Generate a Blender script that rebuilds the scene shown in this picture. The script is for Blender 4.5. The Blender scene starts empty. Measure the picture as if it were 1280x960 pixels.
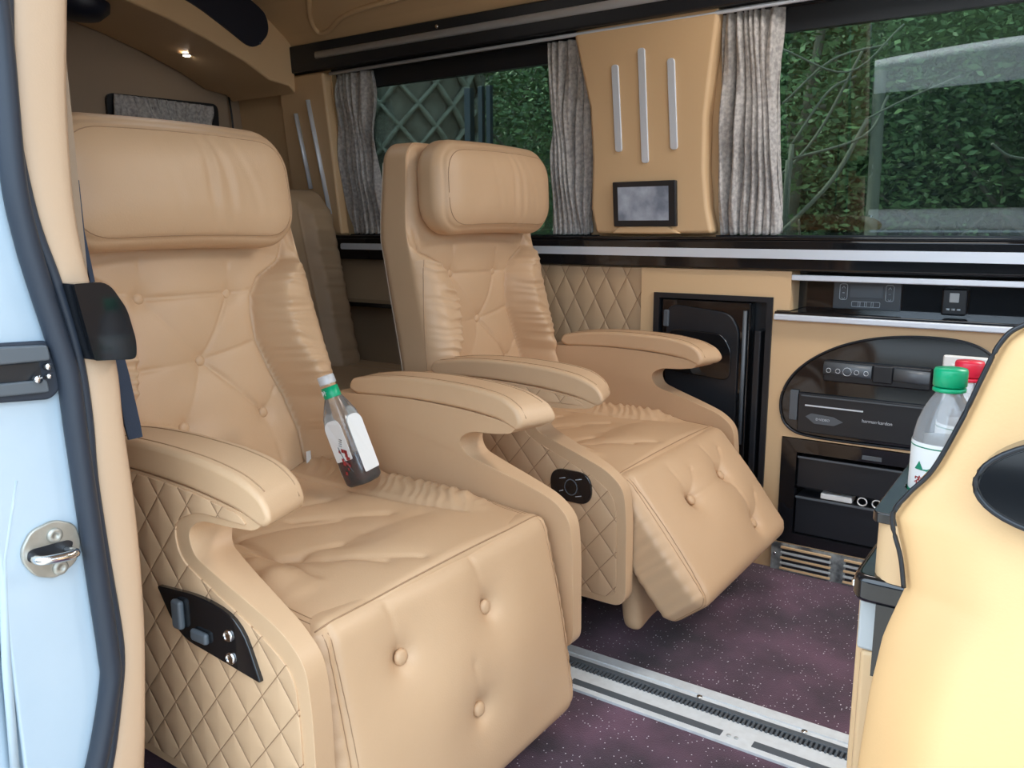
import bpy, bmesh, math, random
import numpy as np
from mathutils import Vector, Matrix
random.seed(7); RNG = np.random.default_rng(7)
C = bpy.context.scene.collection
SC = bpy.context.scene
PI = math.pi

# ------------------------------------------------------------------ camera, world, sun, exposure
F = 1040.0
def _axes():
    v1 = np.array([-1520., -192., F]); v2 = np.array([730., -202., F])
    X = -v1/np.linalg.norm(v1); Y = v2-np.dot(v2, X)*X; Y /= np.linalg.norm(Y)
    return np.array([X, Y, np.cross(X, Y)])
R = _axes()
CAM = np.array([0., 0., 1.0])
cd = bpy.data.cameras.new('camera'); cam = bpy.data.objects.new('camera', cd); C.objects.link(cam)
cd.sensor_fit = 'HORIZONTAL'; cd.sensor_width = 36; cd.lens = F*36/1280; cd.clip_start = 0.02; cd.clip_end = 200
m = Matrix.Identity(4)
for i in range(3):
    m[i][0] = R[i, 0]; m[i][1] = -R[i, 1]; m[i][2] = -R[i, 2]; m[i][3] = CAM[i]
cam.matrix_world = m
SC.camera = cam

SKY = 4.3; FILL = 1.0
w = bpy.data.worlds.new('overcast_sky'); SC.world = w; w.use_nodes = True
wn = w.node_tree; wn.nodes.clear()
tc = wn.nodes.new('ShaderNodeTexCoord'); sx = wn.nodes.new('ShaderNodeSeparateXYZ')
wr = wn.nodes.new('ShaderNodeValToRGB'); wb = wn.nodes.new('ShaderNodeBackground'); wo = wn.nodes.new('ShaderNodeOutputWorld')
wn.links.new(tc.outputs['Generated'], sx.inputs[0]); wn.links.new(sx.outputs['Z'], wr.inputs[0])
e = wr.color_ramp.elements; e[0].position = 0.0; e[0].color = (.58, .78, 1, 1); e[1].position = .6; e[1].color = (.72, .86, 1, 1)
wn.links.new(wr.outputs[0], wb.inputs[0]); wb.inputs[1].default_value = SKY; wn.links.new(wb.outputs[0], wo.inputs[0])

sd = bpy.data.lights.new('sun', 'SUN'); sd.energy = 9.0; sd.angle = math.radians(3); sd.color = (1, .93, .8)
so = bpy.data.objects.new('sun', sd); C.objects.link(so)
so.rotation_euler = Vector((.82, .30, -1.05)).to_track_quat('-Z', 'Y').to_euler()

vs = SC.view_settings
vs.view_transform = 'Standard'; vs.look = 'None'; vs.gamma = 1; vs.use_curve_mapping = False; vs.exposure = 0.0
for i, (x, y, e_) in enumerate(((-1.9, 1.4, .9), (-.5, 1.95, 4.5), (.5, 1.9, 20.))):      # unseen lamps added under the ceiling to brighten the cabin and far wall
    ld = bpy.data.lights.new('ceiling_lamp', 'AREA'); ld.shape = 'RECTANGLE'; ld.size = .5; ld.size_y = .25; ld.energy = FILL*e_; ld.color = (1, .95, .9)
    lo = bpy.data.objects.new('ceiling_lamp', ld); C.objects.link(lo); lo.location = (x, y, 1.825)

# ------------------------------------------------------------------ helpers
def ray(u, v): return R @ np.array([u-640., v-480., F])
def P(u, v, x=None, y=None, z=None):          # a photo point carried to a plane of the van (used only to read sizes)
    d = ray(u, v)
    t = (x-CAM[0])/d[0] if x is not None else (y-CAM[1])/d[1] if y is not None else (z-CAM[2])/d[2]
    return CAM+t*d
def tumY(z, off=0.): return 2.36-.1*(z-.95)+off

def mat(name, color, rough=.5, metal=0., bump=0., bscale=200., spec=.5, coat=0., emis=0., noise=None, sheen=0.):
    M = bpy.data.materials.new(name); M.use_nodes = True; nt = M.node_tree; b = nt.nodes['Principled BSDF']
    b.inputs['Base Color'].default_value = (*color, 1); b.inputs['Roughness'].default_value = rough
    b.inputs['Metallic'].default_value = metal; b.inputs['Specular IOR Level'].default_value = spec
    b.inputs['Coat Weight'].default_value = coat; b.inputs['Coat Roughness'].default_value = .05
    if sheen: b.inputs['Sheen Weight'].default_value = sheen
    if emis:
        b.inputs['Emission Color'].default_value = (*color, 1); b.inputs['Emission Strength'].default_value = emis
    t = nt.nodes.new('ShaderNodeTexCoord')
    if noise:                                  # (second colour, scale, amount)
        n = nt.nodes.new('ShaderNodeTexNoise'); n.inputs['Scale'].default_value = noise[1]; n.inputs['Detail'].default_value = 4
        nt.links.new(t.outputs['Object'], n.inputs['Vector'])
        r = nt.nodes.new('ShaderNodeValToRGB'); r.color_ramp.elements[0].color = (*color, 1); r.color_ramp.elements[1].color = (*noise[0], 1)
        r.color_ramp.elements[0].position = .5-noise[2]; r.color_ramp.elements[1].position = .5+noise[2]
        nt.links.new(n.outputs['Fac'], r.inputs[0]); nt.links.new(r.outputs[0], b.inputs['Base Color'])
    if bump:
        n = nt.nodes.new('ShaderNodeTexNoise'); n.inputs['Scale'].default_value = bscale; n.inputs['Detail'].default_value = 3
        bp = nt.nodes.new('ShaderNodeBump'); bp.inputs['Strength'].default_value = bump; bp.inputs['Distance'].default_value = .002
        nt.links.new(t.outputs['Object'], n.inputs['Vector']); nt.links.new(n.outputs['Fac'], bp.inputs['Height']); nt.links.new(bp.outputs[0], b.inputs['Normal'])
    return M

LEA = (.62, .41, .245)
M = {}
M['leather'] = mat('leather', LEA, .42, bump=.12, bscale=350, noise=((.57, .37, .215), 6, .35), spec=.4)
M['trimlea'] = mat('trim_leather', (.71, .48, .265), .5, bump=.1, bscale=400)
M['shell'] = mat('shell_leather', (.74, .46, .215), .45, bump=.08, bscale=300)
M['doortrim'] = mat('door_trim_leather', (.56, .385, .25), .5, bump=.1, bscale=400)
M['thread'] = mat('stitch_thread', (.36, .215, .115), .6)
M['piping'] = mat('pale_piping', (.68, .56, .44), .5)
M['black'] = mat('gloss_black', (.008, .009, .011), .07, coat=.5)
M['satin'] = mat('satin_black', (.014, .016, .02), .35)
M['rubber'] = mat('rubber', (.022, .03, .045), .5)
M['silver'] = mat('silver_strip', (.72, .77, .84), .35, metal=.25)
M['chrome'] = mat('chrome', (.8, .8, .8), .15, metal=1)
M['zinc'] = mat('zinc', (.50, .49, .44), .45, metal=.7, noise=((.38, .36, .31), 40, .2))
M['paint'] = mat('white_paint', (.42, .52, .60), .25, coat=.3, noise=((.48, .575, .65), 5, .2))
M['rail'] = mat('aluminium', (.80, .84, .86), .45, metal=.1, noise=((.68, .71, .72), 60, .3))
M['graphite'] = mat('graphite', (.10, .115, .13), .4)
M['grey'] = mat('grey_panel', (.5, .52, .52), .45)
M['greydk'] = mat('grey_disp', (.075, .085, .095), .3)
M['headliner'] = mat('headliner', (.36, .26, .175), .75, bump=.1, bscale=500)
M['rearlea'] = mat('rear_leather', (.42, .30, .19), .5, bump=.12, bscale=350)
M['white'] = mat('white_plastic', (.8, .8, .78), .35)
M['icon'] = mat('icon_grey', (.55, .6, .65), .4)
M['green'] = mat('green_cap', (.0, .36, .16), .35)
M['red'] = mat('red_cap', (.72, .02, .05), .35)
M['dkgreen'] = mat('dark_green', (.0, .22, .12), .5)
M['darkred'] = mat('dark_red', (.35, .03, .03), .5)
M['brown'] = mat('brown_print', (.3, .12, .05), .5)
M['belt'] = mat('belt_webbing', (.015, .028, .055), .6, bump=.3, bscale=600)
M['navy'] = mat('navy_grille', (.010, .014, .028), .45)
M['lamp'] = mat('lamp_glow', (1, .95, .85), .4, emis=25)
M['led'] = mat('led_strip', (.85, .93, 1), .4, emis=4)
M['ground'] = mat('pavement', (.30, .29, .27), .9, bump=.5, bscale=30)
M['bark'] = mat('bark', (.13, .115, .085), .9, bump=.8, bscale=40, noise=((.22, .2, .16), 9, .2))
M['post'] = mat('fence_post', (.018, .028, .04), .4)
M['hill'] = mat('hillside', (.012, .025, .010), .95, noise=((.03, .06, .02), 3, .3))

def quilt_mat(name, color, wd, ht, axes=('X', 'Z'), dist=.0035, rough=.45):
    Mq = mat(name, color, rough); nt = Mq.node_tree; b = nt.nodes['Principled BSDF']
    t = nt.nodes.new('ShaderNodeTexCoord'); s = nt.nodes.new('ShaderNodeSeparateXYZ'); nt.links.new(t.outputs['Object'], s.inputs[0])
    def mth(op, a, bb=None):
        n = nt.nodes.new('ShaderNodeMath'); n.operation = op
        for i, q in enumerate((a, bb)):
            if q is None: continue
            if isinstance(q, (int, float)): n.inputs[i].default_value = q
            else: nt.links.new(q, n.inputs[i])
        return n.outputs[0]
    X = mth('DIVIDE', s.outputs[axes[0]], wd); Z = mth('DIVIDE', s.outputs[axes[1]], ht)
    def tri(q): return mth('ABSOLUTE', mth('SINE', mth('MULTIPLY', q, PI)))
    a = tri(mth('ADD', X, Z)); c = tri(mth('SUBTRACT', X, Z))
    h = mth('POWER', mth('MINIMUM', a, c), .35)
    h2 = mth('ADD', mth('MULTIPLY', h, .75), mth('MULTIPLY', mth('MULTIPLY', a, c), .25))
    bp = nt.nodes.new('ShaderNodeBump'); bp.inputs['Strength'].default_value = 1; bp.inputs['Distance'].default_value = dist
    nt.links.new(h2, bp.inputs['Height']); nt.links.new(bp.outputs[0], b.inputs['Normal'])
    # stitch thread: a slightly darker thin line
    ln = mth('LESS_THAN', mth('MINIMUM', a, c), .045)
    mx = nt.nodes.new('ShaderNodeMix'); mx.data_type = 'RGBA'; nt.links.new(ln, mx.inputs[0])
    mx.inputs[6].default_value = (*color, 1); mx.inputs[7].default_value = (color[0]*.62, color[1]*.55, color[2]*.5, 1)
    nt.links.new(mx.outputs[2], b.inputs['Base Color'])
    return Mq
M['quilt'] = quilt_mat('quilted_leather', LEA, .070, .082)
M['wallquilt'] = quilt_mat('quilted_wall', (.56, .385, .23), .075, .14, dist=.004)

def clear_mat(name, tint, gloss=.12, rough=.03, fres=1.45, milk=0.):
    Mg = bpy.data.materials.new(name); Mg.use_nodes = True; nt = Mg.node_tree; nt.nodes.clear()
    o = nt.nodes.new('ShaderNodeOutputMaterial'); mx = nt.nodes.new('ShaderNodeMixShader'); t = nt.nodes.new('ShaderNodeBsdfTransparent')
    g = nt.nodes.new('ShaderNodeBsdfGlossy'); f = nt.nodes.new('ShaderNodeFresnel'); f.inputs[0].default_value = fres
    t.inputs[0].default_value = (*tint, 1); g.inputs['Roughness'].default_value = rough
    ad = nt.nodes.new('ShaderNodeMath'); ad.operation = 'ADD'; ad.inputs[1].default_value = gloss; nt.links.new(f.outputs[0], ad.inputs[0])
    nt.links.new(ad.outputs[0], mx.inputs[0]); nt.links.new(t.outputs[0], mx.inputs[1]); nt.links.new(g.outputs[0], mx.inputs[2]); 
    if milk:
        d = nt.nodes.new('ShaderNodeBsdfDiffuse'); d.inputs[0].default_value = (.9, .92, .94, 1); m2 = nt.nodes.new('ShaderNodeMixShader'); m2.inputs[0].default_value = milk
        nt.links.new(mx.outputs[0], m2.inputs[1]); nt.links.new(d.outputs[0], m2.inputs[2]); nt.links.new(m2.outputs[0], o.inputs[0])
    else: nt.links.new(mx.outputs[0], o.inputs[0])
    return Mg
M['glass'] = clear_mat('tinted_glass', (.42, .49, .47), .05, .01)
M['pet'] = clear_mat('clear_plastic', (.95, .96, .96), .02, .12, milk=.05)
M['tea'] = clear_mat('red_tea', (.36, .07, .05), .02, .05)

def carpet_mat():
    Mc = mat('purple_carpet', (.03, .014, .022), .95, bump=.9, bscale=350, sheen=.15); nt = Mc.node_tree; b = nt.nodes['Principled BSDF']
    t = nt.nodes.new('ShaderNodeTexCoord')
    n = nt.nodes.new('ShaderNodeTexNoise'); n.inputs['Scale'].default_value = 6; n.inputs['Detail'].default_value = 4
    r = nt.nodes.new('ShaderNodeValToRGB'); r.color_ramp.elements[0].position = .35; r.color_ramp.elements[0].color = (.040, .022, .034, 1)
    r.color_ramp.elements[1].position = .7; r.color_ramp.elements[1].color = (.14, .065, .105, 1)
    v = nt.nodes.new('ShaderNodeTexVoronoi'); v.inputs['Scale'].default_value = 150; v.feature = 'F1'
    vc = nt.nodes.new('ShaderNodeSeparateColor'); lt = nt.nodes.new('ShaderNodeMath'); lt.operation = 'LESS_THAN'; lt.inputs[1].default_value = .2
    gt = nt.nodes.new('ShaderNodeMath'); gt.operation = 'GREATER_THAN'; gt.inputs[1].default_value = .74
    ml = nt.nodes.new('ShaderNodeMath'); ml.operation = 'MULTIPLY'; mx = nt.nodes.new('ShaderNodeMix'); mx.data_type = 'RGBA'
    L = nt.links.new
    L(t.outputs['Object'], n.inputs['Vector']); L(n.outputs['Fac'], r.inputs[0]); L(t.outputs['Object'], v.inputs['Vector'])
    L(v.outputs['Distance'], lt.inputs[0]); L(v.outputs['Color'], vc.inputs[0]); L(vc.outputs[0], gt.inputs[0])
    L(lt.outputs[0], ml.inputs[0]); L(gt.outputs[0], ml.inputs[1]); L(ml.outputs[0], mx.inputs[0]); L(r.outputs[0], mx.inputs[6])
    mx.inputs[7].default_value = (.75, .7, .75, 1); L(mx.outputs[2], b.inputs['Base Color'])
    return Mc
M['carpet'] = carpet_mat()

def fabric_mat():
    Mf = mat('curtain_fabric', (.44, .41, .39), .9, bump=.5, bscale=260); nt = Mf.node_tree; b = nt.nodes['Principled BSDF']
    t = nt.nodes.new('ShaderNodeTexCoord'); wv = nt.nodes.new('ShaderNodeTexNoise'); wv.inputs['Scale'].default_value = 90; wv.inputs['Detail'].default_value = 3
    r = nt.nodes.new('ShaderNodeValToRGB'); r.color_ramp.elements[0].color = (.33, .31, .30, 1); r.color_ramp.elements[1].color = (.55, .52, .49, 1)
    r.color_ramp.elements[0].position = .35; r.color_ramp.elements[1].position = .65
    nt.links.new(t.outputs['Object'], wv.inputs['Vector']); nt.links.new(wv.outputs['Fac'], r.inputs[0]); nt.links.new(r.outputs[0], b.inputs['Base Color'])
    return Mf
M['fabric'] = fabric_mat()

def leaf_mat(name, c1, c2):
    Ml = bpy.data.materials.new(name); Ml.use_nodes = True; nt = Ml.node_tree; b = nt.nodes['Principled BSDF']
    b.inputs['Roughness'].default_value = .5
    g = nt.nodes.new('ShaderNodeNewGeometry'); r = nt.nodes.new('ShaderNodeValToRGB')
    r.color_ramp.elements[0].color = (*c1, 1); r.color_ramp.elements[1].color = (*c2, 1)
    nt.links.new(g.outputs['Random Per Island'], r.inputs[0]); nt.links.new(r.outputs[0], b.inputs['Base Color'])
    return Ml
M['leaf1'] = leaf_mat('leaf_mid', (.035, .075, .028), (.14, .235, .09))
M['leaf2'] = leaf_mat('leaf_dark', (.018, .045, .02), (.06, .12, .05))
M['leaf3'] = leaf_mat('leaf_light', (.07, .14, .05), (.20, .31, .13))

def empty(name, loc, label, cat, group=None):
    o = bpy.data.objects.new(name, None); C.objects.link(o); o.location = loc; o.empty_display_size = .05
    return tag(o, label, cat, group)
def tag(o, label=None, cat=None, group=None, kind=None):
    if label: o['label'] = label
    if cat: o['category'] = cat
    if group: o['group'] = group
    if kind: o['kind'] = kind
    return o
def link(name, me, material, parent=None, smooth=True):
    o = bpy.data.objects.new(name, me); C.objects.link(o)
    if material is not None: me.materials.append(material)
    if smooth: me.polygons.foreach_set('use_smooth', [True]*len(me.polygons))
    if parent is not None:
        o.parent = parent
        off = Vector((0, 0, 0)); p = parent
        while p is not None: off += p.location; p = p.parent
        o.location = -off                       # meshes are written in van coordinates
    return o
def mesh(name, V, Fc, material, parent=None, smooth=True):
    me = bpy.data.meshes.new(name); me.from_pydata([tuple(map(float, p)) for p in V], [], Fc); me.update()
    return link(name, me, material, parent, smooth)
def bev(o, wd, seg=3, ang=40):
    b = o.modifiers.new('bevel', 'BEVEL'); b.width = wd; b.segments = seg; b.limit_method = 'ANGLE'; b.angle_limit = math.radians(ang); b.harden_normals = True
    return o
def frommb(name, bm, material, parent=None, smooth=True):
    bmesh.ops.recalc_face_normals(bm, faces=bm.faces)
    me = bpy.data.meshes.new(name); bm.to_mesh(me); bm.free()
    return link(name, me, material, parent, smooth)
def bbox(bm, x0, x1, y0, y1, z0, z1, lean=0.):
    """box; lean shears y with z like the van's side"""
    vs_ = [bm.verts.new((x, y+(lean*(z-z0)), z)) for x in (x0, x1) for y in (y0, y1) for z in (z0, z1)]
    for f in ((0, 1, 3, 2), (4, 6, 7, 5), (0, 4, 5, 1), (2, 3, 7, 6), (0, 2, 6, 4), (1, 5, 7, 3)): bm.faces.new([vs_[i] for i in f])
def box(name, x0, x1, y0, y1, z0, z1, material, parent=None, b=0., seg=2, lean=0.):
    bm = bmesh.new(); bbox(bm, x0, x1, y0, y1, z0, z1, lean); o = frommb(name, bm, material, parent, smooth=b > 0)
    if b: bev(o, b, seg)
    return o
def catmull(pts, n=6, closed=False):
    pts = [np.array(p, float) for p in pts]; out = []; N = len(pts)
    rng = range(N) if closed else range(N-1)
    for i in rng:
        p0 = pts[(i-1) % N] if closed or i > 0 else 2*pts[0]-pts[1]
        p1 = pts[i]; p2 = pts[(i+1) % N]
        p3 = pts[(i+2) % N] if closed or i < N-2 else 2*pts[-1]-pts[-2]
        for k in range(n):
            t = k/n
            out.append(.5*((2*p1)+(-p0+p2)*t+(2*p0-5*p1+4*p2-p3)*t*t+(-p0+3*p1-3*p2+p3)*t**3))
    if not closed: out.append(pts[-1])
    return out
def rpoly(pts, r, n=5):
    """polygon with rounded corners"""
    pts = [np.array(p, float) for p in pts]; out = []; N = len(pts)
    for i in range(N):
        a, b, c = pts[i-1], pts[i], pts[(i+1) % N]
        da = (a-b); dc = (c-b); la, lc = np.linalg.norm(da), np.linalg.norm(dc); rr = r[i] if isinstance(r, (list, tuple)) else r
        k = min(rr, la*.49, lc*.49); p = b+da/la*k; q = b+dc/lc*k
        for j in range(n+1):
            t = j/n; out.append((1-t)**2*p+2*t*(1-t)*b+t*t*q)
    return out
def prism(name, poly, a0, a1, plane, material, parent=None, b=0., seg=3, lean=None, smooth=None, ang=40):
    """extrude a closed 2-D outline; plane 'xz' runs along y, 'yz' along x, 'xy' along z"""
    bm = bmesh.new()
    def pt(p, a):
        if plane == 'xz': return (p[0], (a if lean is None else tumY(p[1], a)), p[1])
        if plane == 'yz': return (a, p[0], p[1])
        return (p[0], p[1], a)
    A = [bm.verts.new(pt(p, a0)) for p in poly]; B = [bm.verts.new(pt(p, a1)) for p in poly]; n = len(poly)
    bm.faces.new(A); bm.faces.new(B[::-1])
    for i in range(n): bm.faces.new((A[i], A[(i+1) % n], B[(i+1) % n], B[i]))
    o = frommb(name, bm, material, parent, smooth=(b > 0) if smooth is None else smooth)
    if b: bev(o, b, seg, ang)
    return o
def tube(name, pts, r, material, parent=None, seg=10, closed=False, bm=None, flat=(1, 1), up=(0, 0, 1)):
    own = bm is None
    if own: bm = bmesh.new()
    pts = [Vector(p) for p in pts]; N = len(pts); rings = []
    for i, p in enumerate(pts):
        a = pts[i-1] if (i > 0 or closed) else p; b = pts[(i+1) % N] if (i < N-1 or closed) else p
        t = (b-a).normalized(); u = Vector(up)
        if abs(t.dot(u)) > .95: u = Vector((0, 1, 0)) if abs(t.y) < .9 else Vector((1, 0, 0))
        s = t.cross(u).normalized(); q = s.cross(t).normalized(); rr = r[i] if isinstance(r, (list, tuple)) else r
        rings.append([bm.verts.new(p+s*math.cos(2*PI*k/seg)*rr*flat[0]+q*math.sin(2*PI*k/seg)*rr*flat[1]) for k in range(seg)])
    for i in range(N if closed else N-1):
        A, B = rings[i], rings[(i+1) % N]
        for k in range(seg): bm.faces.new((A[k], A[(k+1) % seg], B[(k+1) % seg], B[k]))
    if not closed: bm.faces.new(rings[0][::-1]); bm.faces.new(rings[-1])
    if own: return frommb(name, bm, material, parent)
def lathe(name, prof, material, parent=None, n=40, mtx=None, power=2., cap=True, sq=1.):
    """prof: (radius, height); power>2 makes a squarish section"""
    bm = bmesh.new(); rings = []
    for r, h in prof:
        ring = []
        for k in range(n):
            a = 2*PI*k/n; c, s = math.cos(a), math.sin(a)
            pw = power if sq == 1. else 2.
            k_ = (abs(c)**pw+abs(s)**pw)**(-1/pw)
            ring.append(bm.verts.new((c*k_*r, s*k_*r, h)))
        rings.append(ring)
    for A, B in zip(rings, rings[1:]):
        for k in range(n): bm.faces.new((A[k], A[(k+1) % n], B[(k+1) % n], B[k]))
    if cap: bm.faces.new(rings[0][::-1]); bm.faces.new(rings[-1])
    if mtx is not None: bmesh.ops.transform(bm, matrix=mtx, verts=bm.verts)
    return frommb(name, bm, material, parent)
def text_geo(body, size, extrude=.0004):
    cu = bpy.data.curves.new('text', 'FONT'); cu.body = body; cu.size = size; cu.extrude = extrude; cu.align_x = 'CENTER'; cu.align_y = 'CENTER'; cu.resolution_u = 3
    o = bpy.data.objects.new('text', cu); C.objects.link(o); bpy.context.view_layer.update()
    dg = bpy.context.evaluated_depsgraph_get(); me = bpy.data.meshes.new_from_object(o.evaluated_get(dg)); bpy.data.objects.remove(o)
    return me
def text(name, body, size, origin, xdir, ydir, material, parent):
    me = text_geo(body, size); xd = Vector(xdir).normalized(); yd = Vector(ydir).normalized(); zd = xd.cross(yd)
    mt = Matrix.Identity(4)
    for i in range(3): mt[i][0] = xd[i]; mt[i][1] = yd[i]; mt[i][2] = zd[i]; mt[i][3] = origin[i]
    me.transform(mt); return link(name, me, material, parent, smooth=False)
def sstep(x, a=0., b=1.):
    t = np.clip((x-a)/(b-a), 0, 1); return t*t*(3-2*t)
def rbox(sx, sy, sz, r, res):
    """rounded box as a fine lattice: returns points, directions, quads"""
    n = [max(2, int(round(s/res))) for s in (sx, sy, sz)]
    idx = {}; V = []; Fc = []
    def vid(i, j, k):
        key = (i, j, k)
        if key not in idx: idx[key] = len(V); V.append((i/n[0]-.5, j/n[1]-.5, k/n[2]-.5))
        return idx[key]
    for k in (0, n[2]):
        for i in range(n[0]):
            for j in range(n[1]):
                q = [vid(i, j, k), vid(i+1, j, k), vid(i+1, j+1, k), vid(i, j+1, k)]; Fc.append(q if k else q[::-1])
    for j in (0, n[1]):
        for i in range(n[0]):
            for k in range(n[2]):
                q = [vid(i, j, k), vid(i+1, j, k), vid(i+1, j, k+1), vid(i, j, k+1)]; Fc.append(q[::-1] if j else q)
    for i in (0, n[0]):
        for j in range(n[1]):
            for k in range(n[2]):
                q = [vid(i, j, k), vid(i, j+1, k), vid(i, j+1, k+1), vid(i, j, k+1)]; Fc.append(q if i else q[::-1])
    V = np.array(V)*np.array([sx, sy, sz]); h = np.array([sx, sy, sz])/2
    rr = np.minimum(np.array(r)*np.ones(3), h*.999)
    q = np.clip(V, -(h-rr), h-rr); d = (V-q)/rr; L = np.linalg.norm(d, axis=1, keepdims=True); d = d/np.maximum(L, 1e-9)
    return q+d*rr, d, Fc
def meshnp(name, V, Fc, material, parent):
    me = bpy.data.meshes.new(name)
    me.vertices.add(len(V)); me.vertices.foreach_set('co', np.asarray(V, dtype=np.float32).ravel())
    F4 = np.array(Fc, dtype=np.int32); me.loops.add(F4.size); me.loops.foreach_set('vertex_index', F4.ravel())
    me.polygons.add(len(F4)); me.polygons.foreach_set('loop_start', np.arange(0, F4.size, 4, dtype=np.int32))
    me.update(calc_edges=True); me.validate()
    return link(name, me, material, parent)
def segdist(py, pz, a, b):
    a = np.array(a); b = np.array(b); d = b-a; L2 = d@d
    t = np.clip(((py-a[0])*d[0]+(pz-a[1])*d[1])/L2, 0, 1)
    return np.hypot(py-a[0]-t*d[0], pz-a[1]-t*d[1]), t
def crease(py, pz, a, b, amp, wd):
    d, t = segdist(py, pz, a, b); fd = .35+.65*np.maximum(1-t/.5, (t-.6)/.4*.8).clip(0, 1)
    return (-amp*1.1*np.exp(-(d/(wd*.55))**2)-amp*.7*np.exp(-(d/(wd*2.4))**2))*fd
def vnoise(x, s):
    """smooth 1-D value noise"""
    rr = np.random.default_rng(int(s)).random(4096); i = np.floor(x).astype(int); f = x-i; f = f*f*(3-2*f)
    return rr[i % 4096]*(1-f)+rr[(i+1) % 4096]*f-.5

# ------------------------------------------------------------------ the van's shell
tag(box('floor', -3.0, 1.6, .52, 2.40, -.06, 0, M['carpet']), kind='structure')
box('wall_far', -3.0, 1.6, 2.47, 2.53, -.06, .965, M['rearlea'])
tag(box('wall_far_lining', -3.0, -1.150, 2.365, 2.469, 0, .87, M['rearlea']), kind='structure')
far = bpy.data.objects['wall_far']; tag(far, kind='structure')
bm = bmesh.new()                                   # upper wall: pillars and header round the two windows, leaning inwards
def tb(x0, x1, z0, z1, o0, o1): 
    vs_ = [bm.verts.new((x, tumY(z, o), z)) for x in (x0, x1) for o in (o0, o1) for z in (z0, z1)]
    for f in ((0, 1, 3, 2), (4, 6, 7, 5), (0, 4, 5, 1), (2, 3, 7, 6), (0, 2, 6, 4), (1, 5, 7, 3)): bm.faces.new([vs_[i] for i in f])
tb(-3.0, -2.44, .965, 1.9, .02, .11); tb(-1.36, -.90, .965, 1.56, .05, .11); tb(.75, 1.6, .965, 1.9, .02, .11)
tag(frommb('wall_far_upper', bm, M['trimlea'], smooth=False), kind='structure')
bm = bmesh.new(); tb(-2.44, .75, 1.56, 1.9, .02, .11); tag(frommb('trim_7', bm, M['satin'], smooth=False), kind='structure')
for i, (x0, x1) in enumerate(((-2.46, -1.33), (-.93, .78))):   # glass with its black printed border
    bm = bmesh.new(); tb(x0, x1, .95, 1.57, .07, .076)
    tag(frommb('window_%d' % (i+1), bm, M['glass'], smooth=False), kind='structure')
    bm = bmesh.new(); tb(x0, x1, 1.502, 1.575, .045, .069); tb(x0, x0+.05, .96, 1.502, .055, .069); tb(x1-.05, x1, .96, 1.502, .055, .069); tb(x0, x1, .955, .968, .03, .069)
    tag(frommb('window_frame', bm, M['satin'], smooth=False), kind='structure').name = 'trim_%d' % (i+5)
# ceiling: roof and sloping cove above the far rail
tag(box('ceiling', -3.0, 1.6, .50, 2.08, 1.84, 1.9, M['headliner']), kind='structure')
o = prism('trim_1', [(2.31, 1.64), (2.24, 1.70), (2.12, 1.78), (2.0, 1.84), (2.0, 1.9), (2.38, 1.9), (2.38, 1.64)], -2.6, 1.6, 'yz', M['trimlea']); tag(o, kind='structure')
# near side wall behind the door, header above the door, front end
tag(box('wall_near', -3.0, -1.04, .50, .56, -.06, 1.9, M['headliner']), kind='structure')
tag(box('wall_near_header', -1.04, 1.6, .46, .56, 1.66, 1.9, M['paint']), kind='structure')
tag(box('wall_near_front', .95, 1.6, .46, .56, -.06, 1.66, M['headliner']), kind='structure')
tag(box('wall_rear', -3.06, -3.0, .50, 2.45, -.06, 1.9, M['headliner']), kind='structure')
tag(box('wall_front', 1.6, 1.66, .50, 2.45, -.06, .95, M['headliner']), kind='structure')
tag(box('wall_front_header', 1.6, 1.66, .50, 2.45, 1.6, 1.9, M['headliner']), kind='structure')
tag(box('door_sill', -1.0, .95, .40, .52, -.12, .0, M['graphite']), kind='structure').name = 'trim_2'

# black belt line and its silver strip
t = empty('belt_rail', (-.6, 2.35, .88), 'long glossy black shelf rail with a silver strip running under both windows', 'rail')
box('rail_body', -2.99, 1.59, 2.335, 2.468, .872, .955, M['black'], t, .006)
box('rail_top', -2.99, 1.59, 2.338, 2.468, .955, .964, M['black'], t, .003)
prism('silver_strip', rpoly([(-2.44, .910), (1.59, .898), (1.59, .928), (-2.44, .933)], .008), 2.329, 2.336, 'xz', M['silver'], t)
box('sill_strip', -.74, 1.55, 2.405, 2.412, .962, .9665, M['silver'], t)
# upper black band
t = empty('upper_rail', (-.6, 2.28, 1.6), 'long black rail with a silver strip above both windows', 'rail')
prism('rail_body', [(2.268, 1.572), (2.31, 1.572), (2.31, 1.672), (2.262, 1.668)], -2.655, 1.59, 'yz', M['satin'], t, .006)
tube('silver_strip', [(-2.46, 2.264, 1.622), (1.55, 2.264, 1.622)], .013, M['silver'], t, flat=(.5, 1))
tube('lamp_knob', [(-1.87, 2.262, 1.645), (-1.87, 2.255, 1.645)], .006, M['chrome'], t, up=(0, 0, 1))
t = tube('curtain_track', [(-2.42, 2.292, 1.556), (-1.36, 2.292, 1.562), (.7, 2.292, 1.567)], .006, M['silver']); tag(t, 'thin pale curtain track under the upper black rail', 'curtain track')

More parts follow.
